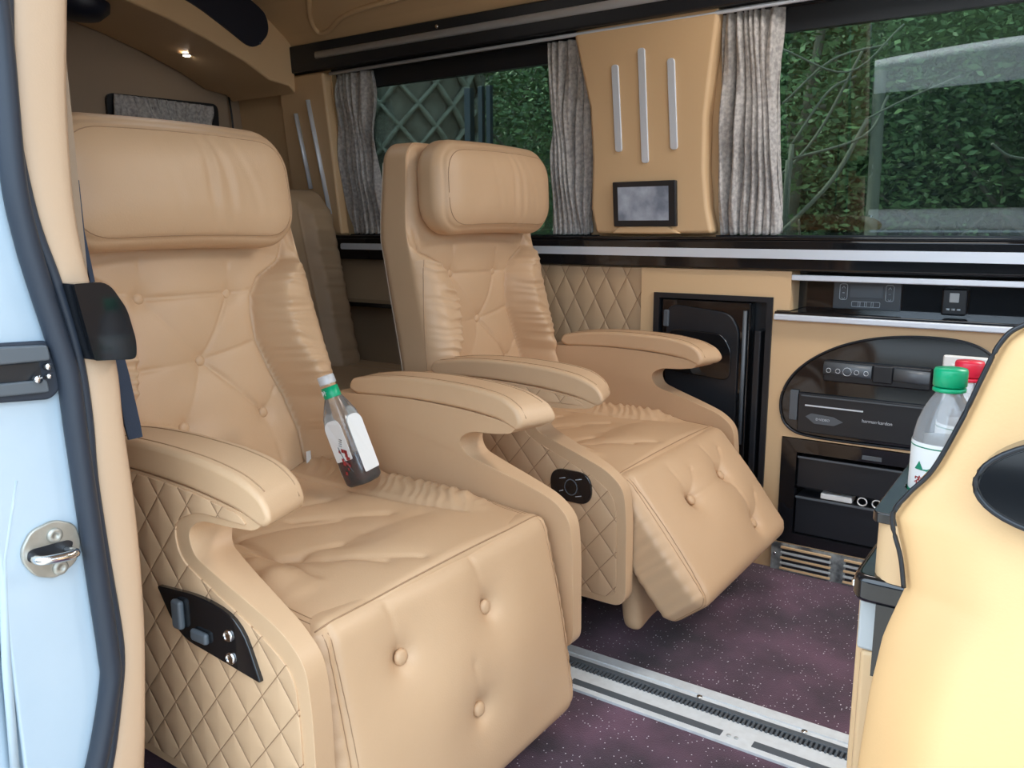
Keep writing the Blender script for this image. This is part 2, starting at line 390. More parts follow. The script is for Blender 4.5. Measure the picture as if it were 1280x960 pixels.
# ------------------------------------------------------------------ exterior
tag(box('ground', -40, 40, -30, 40, -.5, -.45, M['ground']), kind='structure')
def bank(name, y0, y1, h, sgn=1):
    V = []; Fc = []; nx, ny = 60, 14
    for i in range(nx+1):
        for j in range(ny+1):
            x = -35+60*i/nx; s = j/ny; V.append((x, y0+(y1-y0)*s, -.45+h*s**.6+.7*math.sin(x*.9+j)*s+random.uniform(-.3, .3)*s))
    for i in range(nx):
        for j in range(ny): a = i*(ny+1)+j; Fc.append((a, a+ny+1, a+ny+2, a+1))
    o = mesh(name, V, Fc, M['hill']); return tag(o, kind='structure')
bank('hillside', 9.5, 16, 11)  # dark bank added behind the trees to block the sky
bank('hillside_behind', -9, -15, 2.6)  # unseen bank added behind the camera to darken the window reflections
t = empty('parked_van', (-.5, -3.4, -.45), 'white parked van behind the photographer, seen only as a reflection in the big window', 'van')  # added out of view so the glass mirrors pale bands
prism('van_body', rpoly([(-3.4, -.18), (-3.4, .3), (-2.9, 1.02), (-2.2, 1.20), (-.8, 1.30), (1.6, 1.28), (2.0, 1.1), (2.1, -.18)], [.1, .1, .3, .5, .8, .3, .2, .1]), -4.8, -3.05, 'xz', mat('van_white', (.85, .86, .87), .4), t, .05)
prism('side_window', rpoly([(-2.9, .02), (-2.6, .98), (1.6, 1.03), (1.7, .02)], .06), -3.06, -3.035, 'xz', M['satin'], t, .004)
for x in (-2.3, 1.1):
    qm = Matrix.Rotation(PI/2, 4, 'X'); qm.translation = Vector((x, -3.06, -.13)); lathe('wheel', [(.32, 0), (.32, .2), (.2, .21)], M['rubber'], t, mtx=qm)
def leaves(n, c, rad, size, shell=.55):
    """leaf blades scattered in clumps through an ellipsoid crown; returns verts, faces"""
    d = RNG.normal(size=(n, 3)); d /= np.linalg.norm(d, axis=1, keepdims=True)
    p = d*(shell+(1-shell)*RNG.random((n, 1)))
    nc = max(6, n//90); cl = RNG.normal(size=(nc, 3)); cl /= np.linalg.norm(cl, axis=1, keepdims=True); cl *= (.5+.5*RNG.random((nc, 1)))
    k = RNG.integers(0, nc, n); mixw = RNG.random((n, 1)) < .75
    p = np.where(mixw, cl[k]+RNG.normal(size=(n, 3))*.16, p)
    p = p*np.array(rad)+np.array(c)
    a = RNG.normal(size=(n, 3)); a /= np.linalg.norm(a, axis=1, keepdims=True); a[:, 2] *= .6
    b = np.cross(a, RNG.normal(size=(n, 3))); b /= np.linalg.norm(b, axis=1, keepdims=True)
    s = size*(.6+.8*RNG.random((n, 1)))
    V = np.stack([p-a*s, p+b*s*.38, p+a*s, p-b*s*.38], 1).reshape(-1, 3)
    Fc = np.arange(4*n).reshape(n, 4); return V, Fc
def tree(x, y, h, rad, n, size, lm, label, lean=(0, 0), branches=6, tr=.07):
    t = empty('tree', (x, y, -.45), label, 'tree', 'trees outside the van')
    bm = bmesh.new(); top = Vector((x+lean[0], y+lean[1], h))
    base = Vector((x, y, -.5)); mid = base.lerp(top, .5)+Vector((random.uniform(-.15, .15), 0, 0))
    tube(None, catmull([base, mid, top], 6), [tr*(1-.05*i) for i in range(13)], None, bm=bm, seg=8)
    for i in range(branches):
        f = random.uniform(.25, .85); s = base.lerp(top, f); a = random.uniform(0, 2*PI); L = rad[0]*random.uniform(.6, 1.1)
        e_ = s+Vector((math.cos(a)*L, math.sin(a)*L*.5-.2, L*random.uniform(.3, .9)))
        q = s.lerp(e_, .5)+Vector((0, 0, -.12*L))
        tube(None, catmull([s, q, e_], 5), [tr*.4*(1-.08*j) for j in range(11)], None, bm=bm, seg=6)
    frommb('trunk', bm, M['bark'], t)
    V, Fc = leaves(n, (x+lean[0], y+lean[1], h), rad, size)
    meshnp('foliage', V, Fc, M[lm], t)
    return t
TREES = [(-.1, 6.4, 2.6, (1.7, 1.0, 1.5), 20000, .034, 'leaf1', 'leafy tree standing behind the right part of the big window'),
         (-1.6, 5.8, 2.3, (1.3, .9, 1.4), 15000, .032, 'leaf3', 'light green tree behind the left edge of the big window'),
         (1.2, 6.0, 1.9, (1.4, 1.0, 1.6), 15000, .036, 'leaf1', 'broad leafy tree furthest to the front of the van'),
         (-.6, 7.6, 1.0, (2.2, .9, 1.3), 12000, .045, 'leaf2', 'dark low bush behind the leafy trees at the big window'),
         (-3.5, 6.2, 2.3, (1.3, .9, 1.5), 15000, .032, 'leaf3', 'light green tree behind the curtain side of the rear window'),
         (-3.2, 7.8, .9, (1.8, .9, 1.3), 5500, .06, 'leaf2', 'dark bush low behind the fence posts'),
         (-6.6, 8.2, 2.2, (2.4, .9, 1.8), 9000, .055, 'leaf2', 'dark tree behind the patterned palm trunk'),
         (2.6, 8.0, 2.4, (2.2, .9, 2.2), 9000, .055, 'leaf2', 'dark tree far to the front beyond the big window'),
         (-2.2, 8.4, 3.2, (2.4, .8, 2.0), 7000, .06, 'leaf1', 'tall tree rising above the others between the two windows'),
         (.6, 8.6, 3.6, (2.6, .8, 1.8), 7000, .06, 'leaf1', 'tall tree rising above the others at the big window')]
for a in TREES: tree(*a)
# bare pale shrub with long arching branches close to the big window
t = empty('shrub', (-1.5, 4.4, -.45), 'bare pale shrub with long arching branches close outside the big window', 'shrub')
bm = bmesh.new()
for (u0, v0), (u1, v1), (u2, v2), r_ in (((975, 292), (1040, 225), (1085, 148), .011), ((985, 200), (1080, 170), (1110, 120), .007), ((960, 235), (1020, 170), (1080, 60), .007),
                               ((978, 130), (1040, 75), (1110, 55), .006), ((1085, 148), (1130, 125), (1200, 95), .005), ((990, 180), (1035, 115), (1070, 95), .006), ((975, 60), (1060, 90), (1130, 30), .005),
                               ((1240, 180), (1262, 195), (1300, 200), .006)):
    a_, b_, c_ = P(u0, v0, y=4.2), P(u1, v1, y=4.3), P(u2, v2, y=4.4); tube(None, catmull([a_, b_, c_], 6), r_, None, bm=bm, seg=6)
base = P(975, 292, y=4.2)
for q in (P(985, 200, y=4.2), P(960, 235, y=4.2), P(975, 292, y=4.2), P(990, 180, y=4.2)): tube(None, catmull([(base[0]+.05, 4.3, -.5), (base[0], 4.25, .6), q], 6), .012, None, bm=bm, seg=6)
tube(None, catmull([(P(1088, 292, y=5.2)[0], 5.2, -.5), P(1088, 292, y=5.2), P(1094, 200, y=5.2), P(1100, 90, y=5.3)], 5), .035, None, bm=bm, seg=8)
frommb('branch', bm, mat('pale_bark', (.17, .17, .13), .9), t)
# palm trunk with lattice of old leaf bases
t = empty('palm_tree', (-5.2, 5.4, -.45), 'thick palm trunk with crossed old leaf bases outside the rear side window', 'palm tree')
lathe('trunk', [(.42, 0), (.45, 1.0), (.55, 1.8), (.60, 2.6), (.5, 3.4)], M['bark'], t, n=28, mtx=Matrix.Translation((-4.75, 5.3, -.5)))
bm = bmesh.new()
for s in (1, -1):
    for k in range(14):
        a0 = 2*PI*k/14; pts = []
        for j in range(12):
            z = 1.0+.17*j; a = a0+s*.55*j*.45; rr = float(np.interp(z, [1, 1.8, 2.6, 3.4], [.45, .55, .60, .5]))+.01
            pts.append((-4.75+rr*1.05*math.cos(a), 5.3+rr*1.05*math.sin(a), z-.5))
        tube(None, pts, .035, None, bm=bm, seg=5, flat=(1, .5))
frommb('leaf_base', bm, mat('palm_bark', (.30, .29, .24), .9, noise=((.16, .16, .12), 20, .2)), t)
# fence posts
for k, (u, w_) in enumerate(((584, .05), (600, .035), (610, .035))):
    x = P(u, 150, y=4.6)[0]
    o = box('fence_post', x-w_/2, x+w_/2, 4.6, 4.6+w_, -.45, 1.9, M['post'], b=.004)
    tag(o, ('dark blue post, leftmost and thickest of the three outside the rear side window', 'thin dark post, middle one of the three outside the rear side window', 'thin dark post, rightmost of the three outside the rear side window')[k], 'post', 'fence posts outside')

# ------------------------------------------------------------------ rear of the cabin
arch = [(2.285, 1.50), (2.254, 1.525), (2.16, 1.535), (2.05, 1.585), (1.9, 1.635), (1.75, 1.675), (1.6, 1.705), (1.4, 1.72), (1.2, 1.705), (1.05, 1.675), (.9, 1.635), (.75, 1.585), (.57, 1.52)]
t = empty('overhead_cabinet', (-2.8, 1.4, 1.55), 'arched tan overhead cabinet across the rear with a black speaker panel', 'cabinet')
prism('cabinet_body', arch+[(.57, 1.835), (2.285, 1.835)], -2.6, -2.99, 'yz', M['trimlea'], t, .008)
pp = rpoly([(2.150, 1.77), (2.165, 1.70), (2.09, 1.625), (1.99, 1.675), (1.86, 1.735), (1.70, 1.775), (1.75, 1.82), (2.05, 1.82)], .05, 6)
prism('speaker_panel', pp, -2.6, -2.588, 'yz', M['navy'], t, .003)
tube('speaker_screw', [(-2.586, 2.115, 1.655), (-2.590, 2.115, 1.655)], .004, M['graphite'], t)
cp = P(232, 52, x=-2.80); zc = np.interp(cp[1], [1.6, 1.75, 1.9, 2.05], [1.705, 1.675, 1.635, 1.585])
t = empty('downlight', (cp[0], cp[1], zc), 'small lit round downlight under the arched rear cabinet', 'light')
lathe('lamp', [(.012, 0), (.012, -.006)], M['lamp'], t, n=16, mtx=Matrix.Translation((cp[0], cp[1], zc-.002)))
lathe('bezel', [(.013, 0), (.02, 0), (.02, -.005), (.013, -.005), (.013, 0)], M['chrome'], t, n=16, mtx=Matrix.Translation((cp[0], cp[1], zc-.001)), cap=False)
o = lathe('ceiling_speaker', [(.01, -.05), (.06, -.045), (.088, -.022), (.092, .015)], M['navy'], n=28, mtx=Matrix.Translation((-2.75, 1.54, 1.70))); tag(o, 'dark round speaker under the arched rear cabinet, beside the door pillar', 'speaker')
pp = P(112, 5, x=-2.55)
o.location = (0, 0, 0)
# rear window with its curtain
yA, yB = 1.74, 2.21
tag(prism('window_3', rpoly([(yA, 1.22), (yB, 1.22), (yB, 1.485), (yA, 1.475)], .03), -2.998, -2.985, 'yz', M['satin']), kind='structure')
def curtain(x0, x1, z0, z1, label, seed, folds=9, top_w=None, amp=.017, mapf=None, group=None, pinch=0., name='curtain'):
    """pleated cloth: dense grid with folds, thickness by solidify"""
    nx, nz = 150, 70; V = []; Fc = []; rs = np.random.default_rng(seed); ph = rs.random(folds+3)*1.3
    for j in range(nz+1):
        s = j/nz
        for i in range(nx+1):
            u = i/nx; q = u*folds+.35*math.sin(3*s+u*5+seed)+.3*math.sin(7*u+seed)
            k = int(q) % len(ph); a = amp*(.75+.5*ph[k])
            gather = 1-.35*math.exp(-((1-s)/.05)**2)-.35*math.exp(-(s/.08)**2)
            d = a*math.sin(2*PI*q)*gather+.003*math.sin(2*PI*q*3+9*s)+.004*math.sin(16*s+4*u+seed)
            wob = .008*math.sin(5*s+seed+6*u)
            cx = (x0+x1)/2; hw = (x1-x0)/2*(1-pinch*math.exp(-((1-s)/.18)**2)-pinch*.6*math.exp(-(s/.12)**2))
            V.append((cx+(2*u-1)*hw+wob+.006*math.sin(2*PI*q*1.0+1), d, z0+(z1-z0)*s+.004*math.sin(2*PI*q)*(1-s)))
    for j in range(nz):
        for i in range(nx): a = j*(nx+1)+i; Fc.append((a, a+1, a+nx+2, a+nx+1))
    V = [mapf(v) for v in V]
    o = mesh(name, V, Fc, M['fabric']); sm = o.modifiers.new('solid', 'SOLIDIFY'); sm.thickness = .0025
    return tag(o, label, 'curtain', group)
sideM = lambda v: (v[0], tumY(v[2], .025)+v[1], v[2])
curtain(-2.43, -2.235, .972, 1.555, 'crinkled grey curtain gathered at the rear end of the rear side window', 3, 6, mapf=sideM, group='side curtains', pinch=.05)
curtain(-1.475, -1.335, .972, 1.555, 'crinkled grey curtain just rearward of the tan pillar panel with the screen', 5, 7, mapf=sideM, group='side curtains', pinch=.04)
curtain(-.915, -.745, .972, 1.568, 'crinkled grey curtain just forward of the tan pillar panel with the screen', 8, 7, mapf=sideM, group='side curtains', pinch=.02)
curtain(yA+.015, yB-.04, 1.225, 1.472, 'small grey curtain drawn across the rear door window', 2, 8, amp=.006, mapf=lambda v: (-2.972+v[1], v[0], v[2]))
tube('cable', [(-2.985, 2.262, 1.555), (-2.98, 2.27, 1.45), (-2.98, 2.28, 1.25), (-2.98, 2.285, 1.0)], .004, M['satin']); tag(bpy.data.objects['cable'], 'thin black cable running down the rear corner', 'cable')
# rear quarter panel with silver strips
t = empty('rear_pillar_panel', (-2.55, 2.33, .97), 'tan rear corner panel with two long silver strips', 'wall panel')
prism('panel', [(-2.70, .967), (-2.44, .967), (-2.445, 1.565), (-2.70, 1.565)], -.02, .04, 'xz', M['trimlea'], t, .01, lean=1)
for (u0, v0, u1, v1) in ((370, 142, 389, 236), (385, 125, 413, 268)):
    def tp(u, v):
        d = ray(u, v); tt = (2.335+.1*.95-.1*1.0)/(d[1]+.1*d[2]); return CAM+tt*d
    a_, b_ = tp(u0, v0), tp(u1, v1); tube('silver_strip', [a_, b_], .012, M['silver'], t, flat=(1, .5), up=(1, 0, 0))
# rear bench seat
def cushion(name, sx, sy, sz, r, res, fn, material, parent):
    V, d, Fc = rbox(sx, sy, sz, r, res); V = fn(V.copy(), d); return meshnp(name, V, Fc, material, parent)
t = empty('bench_seat', (-2.2, 1.7, 0), 'tan rear bench seat behind the two reclining seats', 'bench seat')
def fb(V, d):
    y = V[:, 1]; z = V[:, 2]; f = sstep(d[:, 0], .1, .7); m_ = sstep(np.abs(y), .30, .34)*sstep(.30-z, 0, .06)
    V[:, 0] += f*(m_*.03+m_*.003*np.sin(z*110+vnoise(z*30+50, 4)*7+y*20)-.008*np.exp(-((np.abs(y)-.30)/.008)**2)*sstep(.30-z, 0, .06))
    V[:, 2] += .80; V[:, 0] += -2.30-.22*(V[:, 2]-.5); V[:, 1] += 1.755; return V
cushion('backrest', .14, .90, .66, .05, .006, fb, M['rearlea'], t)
def fs(V, d):
    f = sstep(d[:, 2], .1, .7); V[:, 2] += .40+f*.004*np.sin(V[:, 1]*140)*sstep(np.abs(V[:, 1]), .28, .32); V[:, 0] += -2.02; V[:, 1] += 1.80; return V
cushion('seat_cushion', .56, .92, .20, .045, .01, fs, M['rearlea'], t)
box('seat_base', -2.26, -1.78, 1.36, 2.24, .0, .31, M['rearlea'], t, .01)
o = box('side_shelf', -2.98, -1.60, 2.25, 2.364, .700, .716, M['black'], b=.003); tag(o, 'thin black shelf edge on the far wall behind the seats', 'shelf')
# bead of the ceiling cove panel
pts = [tuple(P(u, v, y=2.2)) for u, v in ((388, -8), (390, 25), (400, 39), (412, 36), (430, 20), (460, 8), (500, -2))]
def covz(y): return np.interp(y, [2.0, 2.12, 2.24, 2.31], [1.84, 1.78, 1.70, 1.64])
pts = []
for u, v in ((386, -12), (389, 22), (399, 39), (412, 36), (430, 20), (458, 8), (500, -3), (560, -12)):
    best = min((abs(P(u, v, y=y)[2]-covz(y)), y) for y in np.linspace(2.0, 2.3, 61))[1]; p = P(u, v, y=best); pts.append((p[0], p[1]-.003, covz(best)-.003))
o = tube('cove_bead', catmull(pts, 6), .009, M['trimlea']); tag(o, kind='structure'); o.name = 'trim_3'

# ------------------------------------------------------------------ pillar panel between the windows
t = empty('pillar_panel', (-1.1, 2.34, .97), 'tan leather pillar panel with three silver strips and a small screen', 'wall panel')
out = [(-1.31, .972), (-1.325, 1.05), (-1.315, 1.2), (-1.318, 1.35), (-1.35, 1.5), (-1.365, 1.572), (-.905, 1.580), (-.925, 1.45), (-.945, 1.3), (-.948, 1.15), (-.94, 1.05), (-.925, .972)]
prism('panel', out, -.012, .05, 'xz', M['trimlea'], t, .012, lean=1)
prism('panel_foot', [(-1.25, .972), (-1.02, .972), (-1.06, .995), (-1.22, .995)], -.022, .0, 'xz', M['trimlea'], t, .006, lean=1)
def onp(u, v, off=-.012):
    d = ray(u, v); y0 = 2.36+off; tt = (y0+.1*.95-.1*1.0)/(d[1]+.1*d[2]); return CAM+tt*d
for (u0, v0, u1, v1, hw) in ((769, 81, 774, 190, .0115), (802, 60, 807, 204, .0115), (839, 73, 843, 187, .0115)):
    a_ = onp(u0, v0); b_ = onp(u1, v1)
    poly = rpoly([(a_[0]-hw, a_[2]), (a_[0]+hw, a_[2]), (b_[0]+hw, b_[2]), (b_[0]-hw, b_[2])], .010)
    prism('silver_strip', poly, -.017, -.008, 'xz', M['silver'], t, .002, lean=1)
t = empty('tablet_screen', (-1.14, 2.33, 1.06), 'small framed screen at the foot of the tan pillar panel', 'screen')
a_ = onp(768, 228); b_ = onp(847, 283)
prism('frame', rpoly([(a_[0], b_[2]), (b_[0], b_[2]), (b_[0], a_[2]), (a_[0], a_[2])], .004), -.026, -.008, 'xz', M['satin'], t, .003, lean=1)
def scr_mat():
    Ms = mat('screen_image', (.20, .22, .27), .12, emis=0.); nt = Ms.node_tree; b = nt.nodes['Principled BSDF']
    n = nt.nodes.new('ShaderNodeTexNoise'); n.inputs['Scale'].default_value = 14; n.inputs['Detail'].default_value = 6; tcn = nt.nodes.new('ShaderNodeTexCoord')
    r = nt.nodes.new('ShaderNodeValToRGB'); r.color_ramp.elements[0].color = (.13, .15, .19, 1); r.color_ramp.elements[1].color = (.34, .37, .43, 1)
    r.color_ramp.elements[0].position = .35; r.color_ramp.elements[1].position = .7
    nt.links.new(tcn.outputs['Object'], n.inputs[0]); nt.links.new(n.outputs['Fac'], r.inputs[0]); nt.links.new(r.outputs[0], b.inputs['Emission Color']); b.inputs['Emission Strength'].default_value = .28
    nt.links.new(r.outputs[0], b.inputs['Base Color']); return Ms
M['screen'] = scr_mat()
prism('display', [(a_[0]+.018, b_[2]+.018), (b_[0]-.022, b_[2]+.018), (b_[0]-.022, a_[2]-.016), (a_[0]+.018, a_[2]-.016)], -.0275, -.024, 'xz', M['screen'], t, lean=1, smooth=False)

# ------------------------------------------------------------------ far wall furniture
o = box('quilted_wall_panel', -1.72, -1.146, 2.352, 2.364, .30, .870, M['wallquilt'], b=.003); tag(o, 'diamond quilted tan wall panel beside the black refrigerator', 'wall panel')
FY = 2.345
t = empty('refrigerator_cabinet', (-.92, 2.36, 0), 'tan cabinet surround holding the black refrigerator', 'cabinet')
bm = bmesh.new()
for a in ((-1.146, -1.100, FY, 2.44, .0, .870), (-1.100, -.725, FY, 2.44, .797, .870), (-1.100, -.735, FY, 2.44, 0, .24), (-.735, -.725, FY, 2.44, 0, .797), (-.725, -.689, FY, 2.44, .762, .870)): bbox(bm, *a)
frommb('cabinet_body', bm, M['trimlea'], t, smooth=False)
t = empty('refrigerator', (-.92, 2.36, .25), 'built-in glossy black refrigerator with a panelled door', 'refrigerator')
bm = bmesh.new()
for a in ((-1.100, -1.082, 2.338, 2.40, .24, .797), (-.752, -.735, 2.338, 2.40, .24, .797), (-1.082, -.752, 2.338, 2.40, .782, .797), (-1.082, -.752, 2.338, 2.40, .24, .258)): bbox(bm, *a)
frommb('frame', bm, M['satin'], t, smooth=False)
box('inner_box', -1.082, -.752, 2.392, 2.44, .245, .790, M['satin'], t)
dr = box('door', -1.079, -.800, 2.350, 2.39, .260, .780, M['black'], t, .006)
prism('door_panel', rpoly([(-1.06, .28), (-.83, .28), (-.83, .70), (-.86, .745), (-1.06, .765)], .04), 2.343, 2.351, 'xz', M['satin'], dr, .005)
prism('door_recess', rpoly([(-1.05, .56), (-.85, .545), (-.85, .64), (-.88, .685), (-1.05, .69)], .03), 2.339, 2.345, 'xz', M['black'], dr, .003)
tube('door_handle', [(-.812, 2.338, .36), (-.812, 2.336, .755)], .006, M['graphite'], dr)
bx_ = box('hinge_block', -1.066, -1.050, 2.336, 2.35, .695, .745, M['graphite'], t, .003)
box('side_rail', -.785, -.765, 2.340, 2.39, .262, .70, M['satin'], t, .004)
# equipment cabinet (front half of the wall) with counter niche above
t = empty('equipment_cabinet', (-.3, 2.36, 0), 'tan cabinet front of the counter, holding the audio gear and drawers', 'cabinet')
ov = [(-.700, .50), (-.688, .550), (-.655, .600), (-.60, .645), (-.53, .680), (-.45, .702), (-.36, .712), (-.27, .710), (-.215, .695), (-.18, .668), (-.168, .63), (-.175, .54), (-.20, .44), (-.24, .415), (-.33, .413), (-.5, .410), (-.61, .412), (-.66, .422), (-.69, .450)]
ovs = catmull(ov, 5, True)
bm = bmesh.new()
bbox(bm, -.725, 1.2, FY, 2.46, .0, .745)
o = frommb('cabinet_body', bm, M['trimlea'], t, smooth=False)
cut = prism('cutter', ovs, 2.30, 2.43, 'xz', None)
for cc in (cut, box('cutter', -.690, -.05, 2.30, 2.43, .085, .402, None)):
    b_ = o.modifiers.new('cut', 'BOOLEAN'); b_.object = cc; b_.operation = 'DIFFERENCE'; b_.solver = 'EXACT'
bpy.context.view_layer.update(); dg = bpy.context.evaluated_depsgraph_get(); me = bpy.data.meshes.new_from_object(o.evaluated_get(dg)); o.modifiers.clear(); o.data = me
for cc in [q for q in bpy.data.objects if q.name.startswith('cutter')]: bpy.data.objects.remove(cc)
if not me.materials: me.materials.append(M['trimlea'])
prism('oval_panel', [(p[0]*.995+(-.43)*.005, p[1]*.995+.56*.005) for p in ovs], 2.348, 2.425, 'xz', M['black'], t, .004)
tube('oval_trim', [(p[0], FY-.001, p[1]) for p in ovs], .0035, M['satin'], t, closed=True, seg=6)
# the counter
t = empty('counter', (-.2, 2.36, .745), 'glossy black counter shelf with a silver front edge in the niche', 'counter')
box('counter_top', -.727, 1.2, 2.330, 2.46, .745, .760, M['black'], t, .003)
box('silver_edge', -.727, 1.2, 2.322, 2.333, .736, .753, M['silver'], t, .004)
box('niche_back', -.689, 1.2, 2.425, 2.46, .760, .868, M['black'], t)
box('niche_top_strip', -.689, 1.2, 2.342, 2.352, .846, .862, M['silver'], t, .003)
NY = 2.424
def onb(u, v, y): p = P(u, v, y=y); return p[0], p[2]
x0, z0 = onb(1044, 348, NY); x1, z1 = onb(1126, 388, NY)
t = empty('climate_control', (x0, NY, z1), 'dark grey climate control panel at the back of the counter niche', 'control panel')
z0 = .847; z1 = .768
box('panel', x0, x1, NY-.012, NY+.001, z1, z0, M['greydk'], t, .003)
box('display', x0+.045, x1-.045, NY-.0145, NY-.010, z1+.032, z0-.012, M['graphite'], t, .001)
def ring(name, poly, y, w_, parent, m_='icon'): tube(name, [(p[0], y, p[1]) for p in poly], w_, M[m_], parent, seg=4, closed=True)
for sx_ in (x0+.028, x1-.028):
    ring('button_outline', rpoly([(sx_-.010, z1+.026), (sx_+.010, z1+.026), (sx_+.010, z0-.010), (sx_-.010, z0-.010)], .006, 3), NY-.0135, .0009, t)
    for k, s in enumerate(('∧', '*', '∨')):
        zz = z0-.019-.0155*k
        if k == 0: pts = [(sx_-.004, zz-.003), (sx_, zz+.003), (sx_+.004, zz-.003)]
        elif k == 2: pts = [(sx_-.004, zz+.003), (sx_, zz-.003), (sx_+.004, zz+.003)]
        else: pts = [(sx_-.003, zz), (sx_+.003, zz)]
        tube('icon', [(p[0], NY-.0135, p[1]) for p in pts], .0010, M['icon'], t, seg=4)
for k in range(4):
    cx = x0+.062+k*(x1-x0-.124)/3
    ring('button_outline', rpoly([(cx-.011, z1+.008), (cx+.011, z1+.008), (cx+.011, z1+.022), (cx-.011, z1+.022)], .003, 3), NY-.0135, .0008, t)
x0, _ = onb(1177, 380, NY-.02); x1, _ = onb(1209, 380, NY-.02)
t = empty('timer_unit', (x0, NY, .76), 'small black timer with a grey display at the back of the counter', 'timer')
box('body', x0, x1, NY-.03, NY+.001, .766, .835, M['satin'], t, .006)
box('display', x0+.018, x1-.018, NY-.0315, NY-.028, .800, .824, M['grey'], t, .002)
for k in range(3):
    cx = x0+.017+k*(x1-x0-.034)/2
    tube('button', [(cx-.004, NY-.0315, .782), (cx+.004, NY-.0315, .782)], .0028, M['icon'], t, seg=6)
# audio gear inside the oval
OY = 2.346
t = empty('media_player', (-.45, OY, .6), 'slim black media player with round buttons, upper unit of the oval panel', 'media player')
box('body', -.585, -.318, OY-.014, OY+.002, .575, .633, M['satin'], t, .005)
tube('bar', [(-.583, OY-.013, .612), (-.460, OY-.015, .610)], .018, M['graphite'], t, flat=(.6, 1)); tube('bar', [(-.405, OY-.013, .610), (-.320, OY-.013, .607)], .018, M['graphite'], t, flat=(.6, 1))
box('center_module', -.458, -.407, OY-.022, OY-.01, .584, .632, M['satin'], t, .005)
for k in range(5):
    cx = -.568+.024*k; rr = .006 if k != 2 else .011; ring('button', [(cx+rr*math.cos(a*PI/6), .608+rr*math.sin(a*PI/6)) for a in range(12)], OY-.0255, .0009, t)
t = empty('amplifier', (-.45, OY, .42), 'black amplifier with a disc slot and small white lettering, lower unit of the oval panel', 'amplifier')
box('body', -.648, -.20, OY-.010, OY+.002, .424, .535, M['satin'], t, .003)
box('top_edge', -.640, -.20, OY-.013, OY-.008, .527, .530, M['graphite'], t)
box('disc_slot', -.628, -.475, OY-.013, OY-.009, .500, .5035, M['silver'], t)
box('side_grip', -.672, -.650, OY-.010, OY+.002, .455, .540, M['graphite'], t, .002)
prism('badge', [(-.625, .470), (-.60, .452), (-.548, .452), (-.525, .465), (-.55, .476), (-.61, .480)], OY-.0125, OY-.009, 'xz', M['graphite'], t)
text('lettering', 'harman·kardon', .0125, (-.438, OY-.0106, .476), (1, 0, 0), (0, 0, 1), M['icon'], t)
text('lettering', 'D·VIDEO', .0095, (-.578, OY-.013, .465), (1, 0, 0), (0, 0, 1), M['icon'], t)
x0, x1, z0, z1 = -.295, -.193, .585, .672
t = empty('socket_plate', (-.24, OY, .6), 'white socket plate on the right of the black oval panel', 'socket')
box('plate', x0, x1, OY-.012, OY+.002, .555, z1, M['white'], t, .005)
box('rocker', x0+.02, x1-.02, OY-.015, OY-.01, .58, .65, M['white'], t, .003)
# lower drawer unit
t = empty('storage_drawers', (-.4, 2.35, .09), 'glossy black two-bay storage unit below the oval panel', 'storage unit')
bm = bmesh.new()
for a in ((-.688, -.052, FY-.004, FY+.02, .362, .400), (-.688, -.645, FY-.004, FY+.02, .087, .362), (-.645, -.052, FY-.004, FY+.02, .087, .118), (-.095, -.052, FY-.004, FY+.02, .118, .362)): bbox(bm, *a)
frommb('frame', bm, M['black'], t, smooth=False)
box('back', -.688, -.052, 2.42, 2.43, .087, .40, M['satin'], t)
box('drawer', -.642, -.098, FY+.004, 2.42, .258, .345, M['satin'], t, .003)
box('drawer', -.642, -.098, FY+.004, 2.42, .120, .232, M['satin'], t, .003)
box('drawer_edge', -.642, -.098, FY-.001, FY+.006, .345, .350, M['graphite'], t)
box('drawer_edge', -.642, -.098, FY-.001, FY+.006, .226, .231, M['graphite'], t)
box('badge', -.47, -.42, FY-.0055, FY-.003, .368, .380, M['graphite'], t, .001)
o = box('white_box', -.575, -.490, 2.352, 2.40, .233, .250, M['white'], b=.003); tag(o, 'white slim box lying in the gap between the two black drawers', 'box')
for k, cx in enumerate((-.463, -.425)):
    o = tube('cable_ring', [(cx+.012*math.cos(a*PI/8), 2.352, .245+.011*math.sin(a*PI/8)) for a in range(16)], .002, M['white'], closed=True, seg=6)
    tag(o, ('white ring between the drawers, the one nearer the white slim box', 'white ring between the drawers, the one nearer the front console')[k], 'ring')
o = box('white_card', -.395, -.34, 2.352, 2.40, .233, .252, M['white'], b=.002); tag(o, 'small white card in the drawer gap, rightmost of the pieces lying there', 'card')
# vent grille
t = empty('vent_grille', (-.6, 2.34, .0), 'scuffed dark vent grille with tan slats at the cabinet foot', 'vent grille')
box('backing', -.700, -.40, 2.338, 2.347, .0, .082, mat('scuffed', (.07, .075, .08), .6, noise=((.36, .38, .37), 26, .12)), t)
for k, z in enumerate((.072, .056, .040, .024, .008)):
    for xa, xb in ((-.672, -.53), (-.495, -.405)): box('slat', xa, xb, 2.332, 2.340, z-.003, z+.003, M['trimlea'] if k in (0, 4) else M['grey'] if k != 2 else M['trimlea'], t, .001)
    if k < 4:
        for xa, xb in ((-.668, -.535), (-.49, -.405)): box('slot', xa, xb, 2.3365, 2.339, z-.0115, z-.0055, M['satin'], t)
tube('screw', [(-.688, 2.333, .050), (-.688, 2.339, .050)], .004, M['chrome'], t)

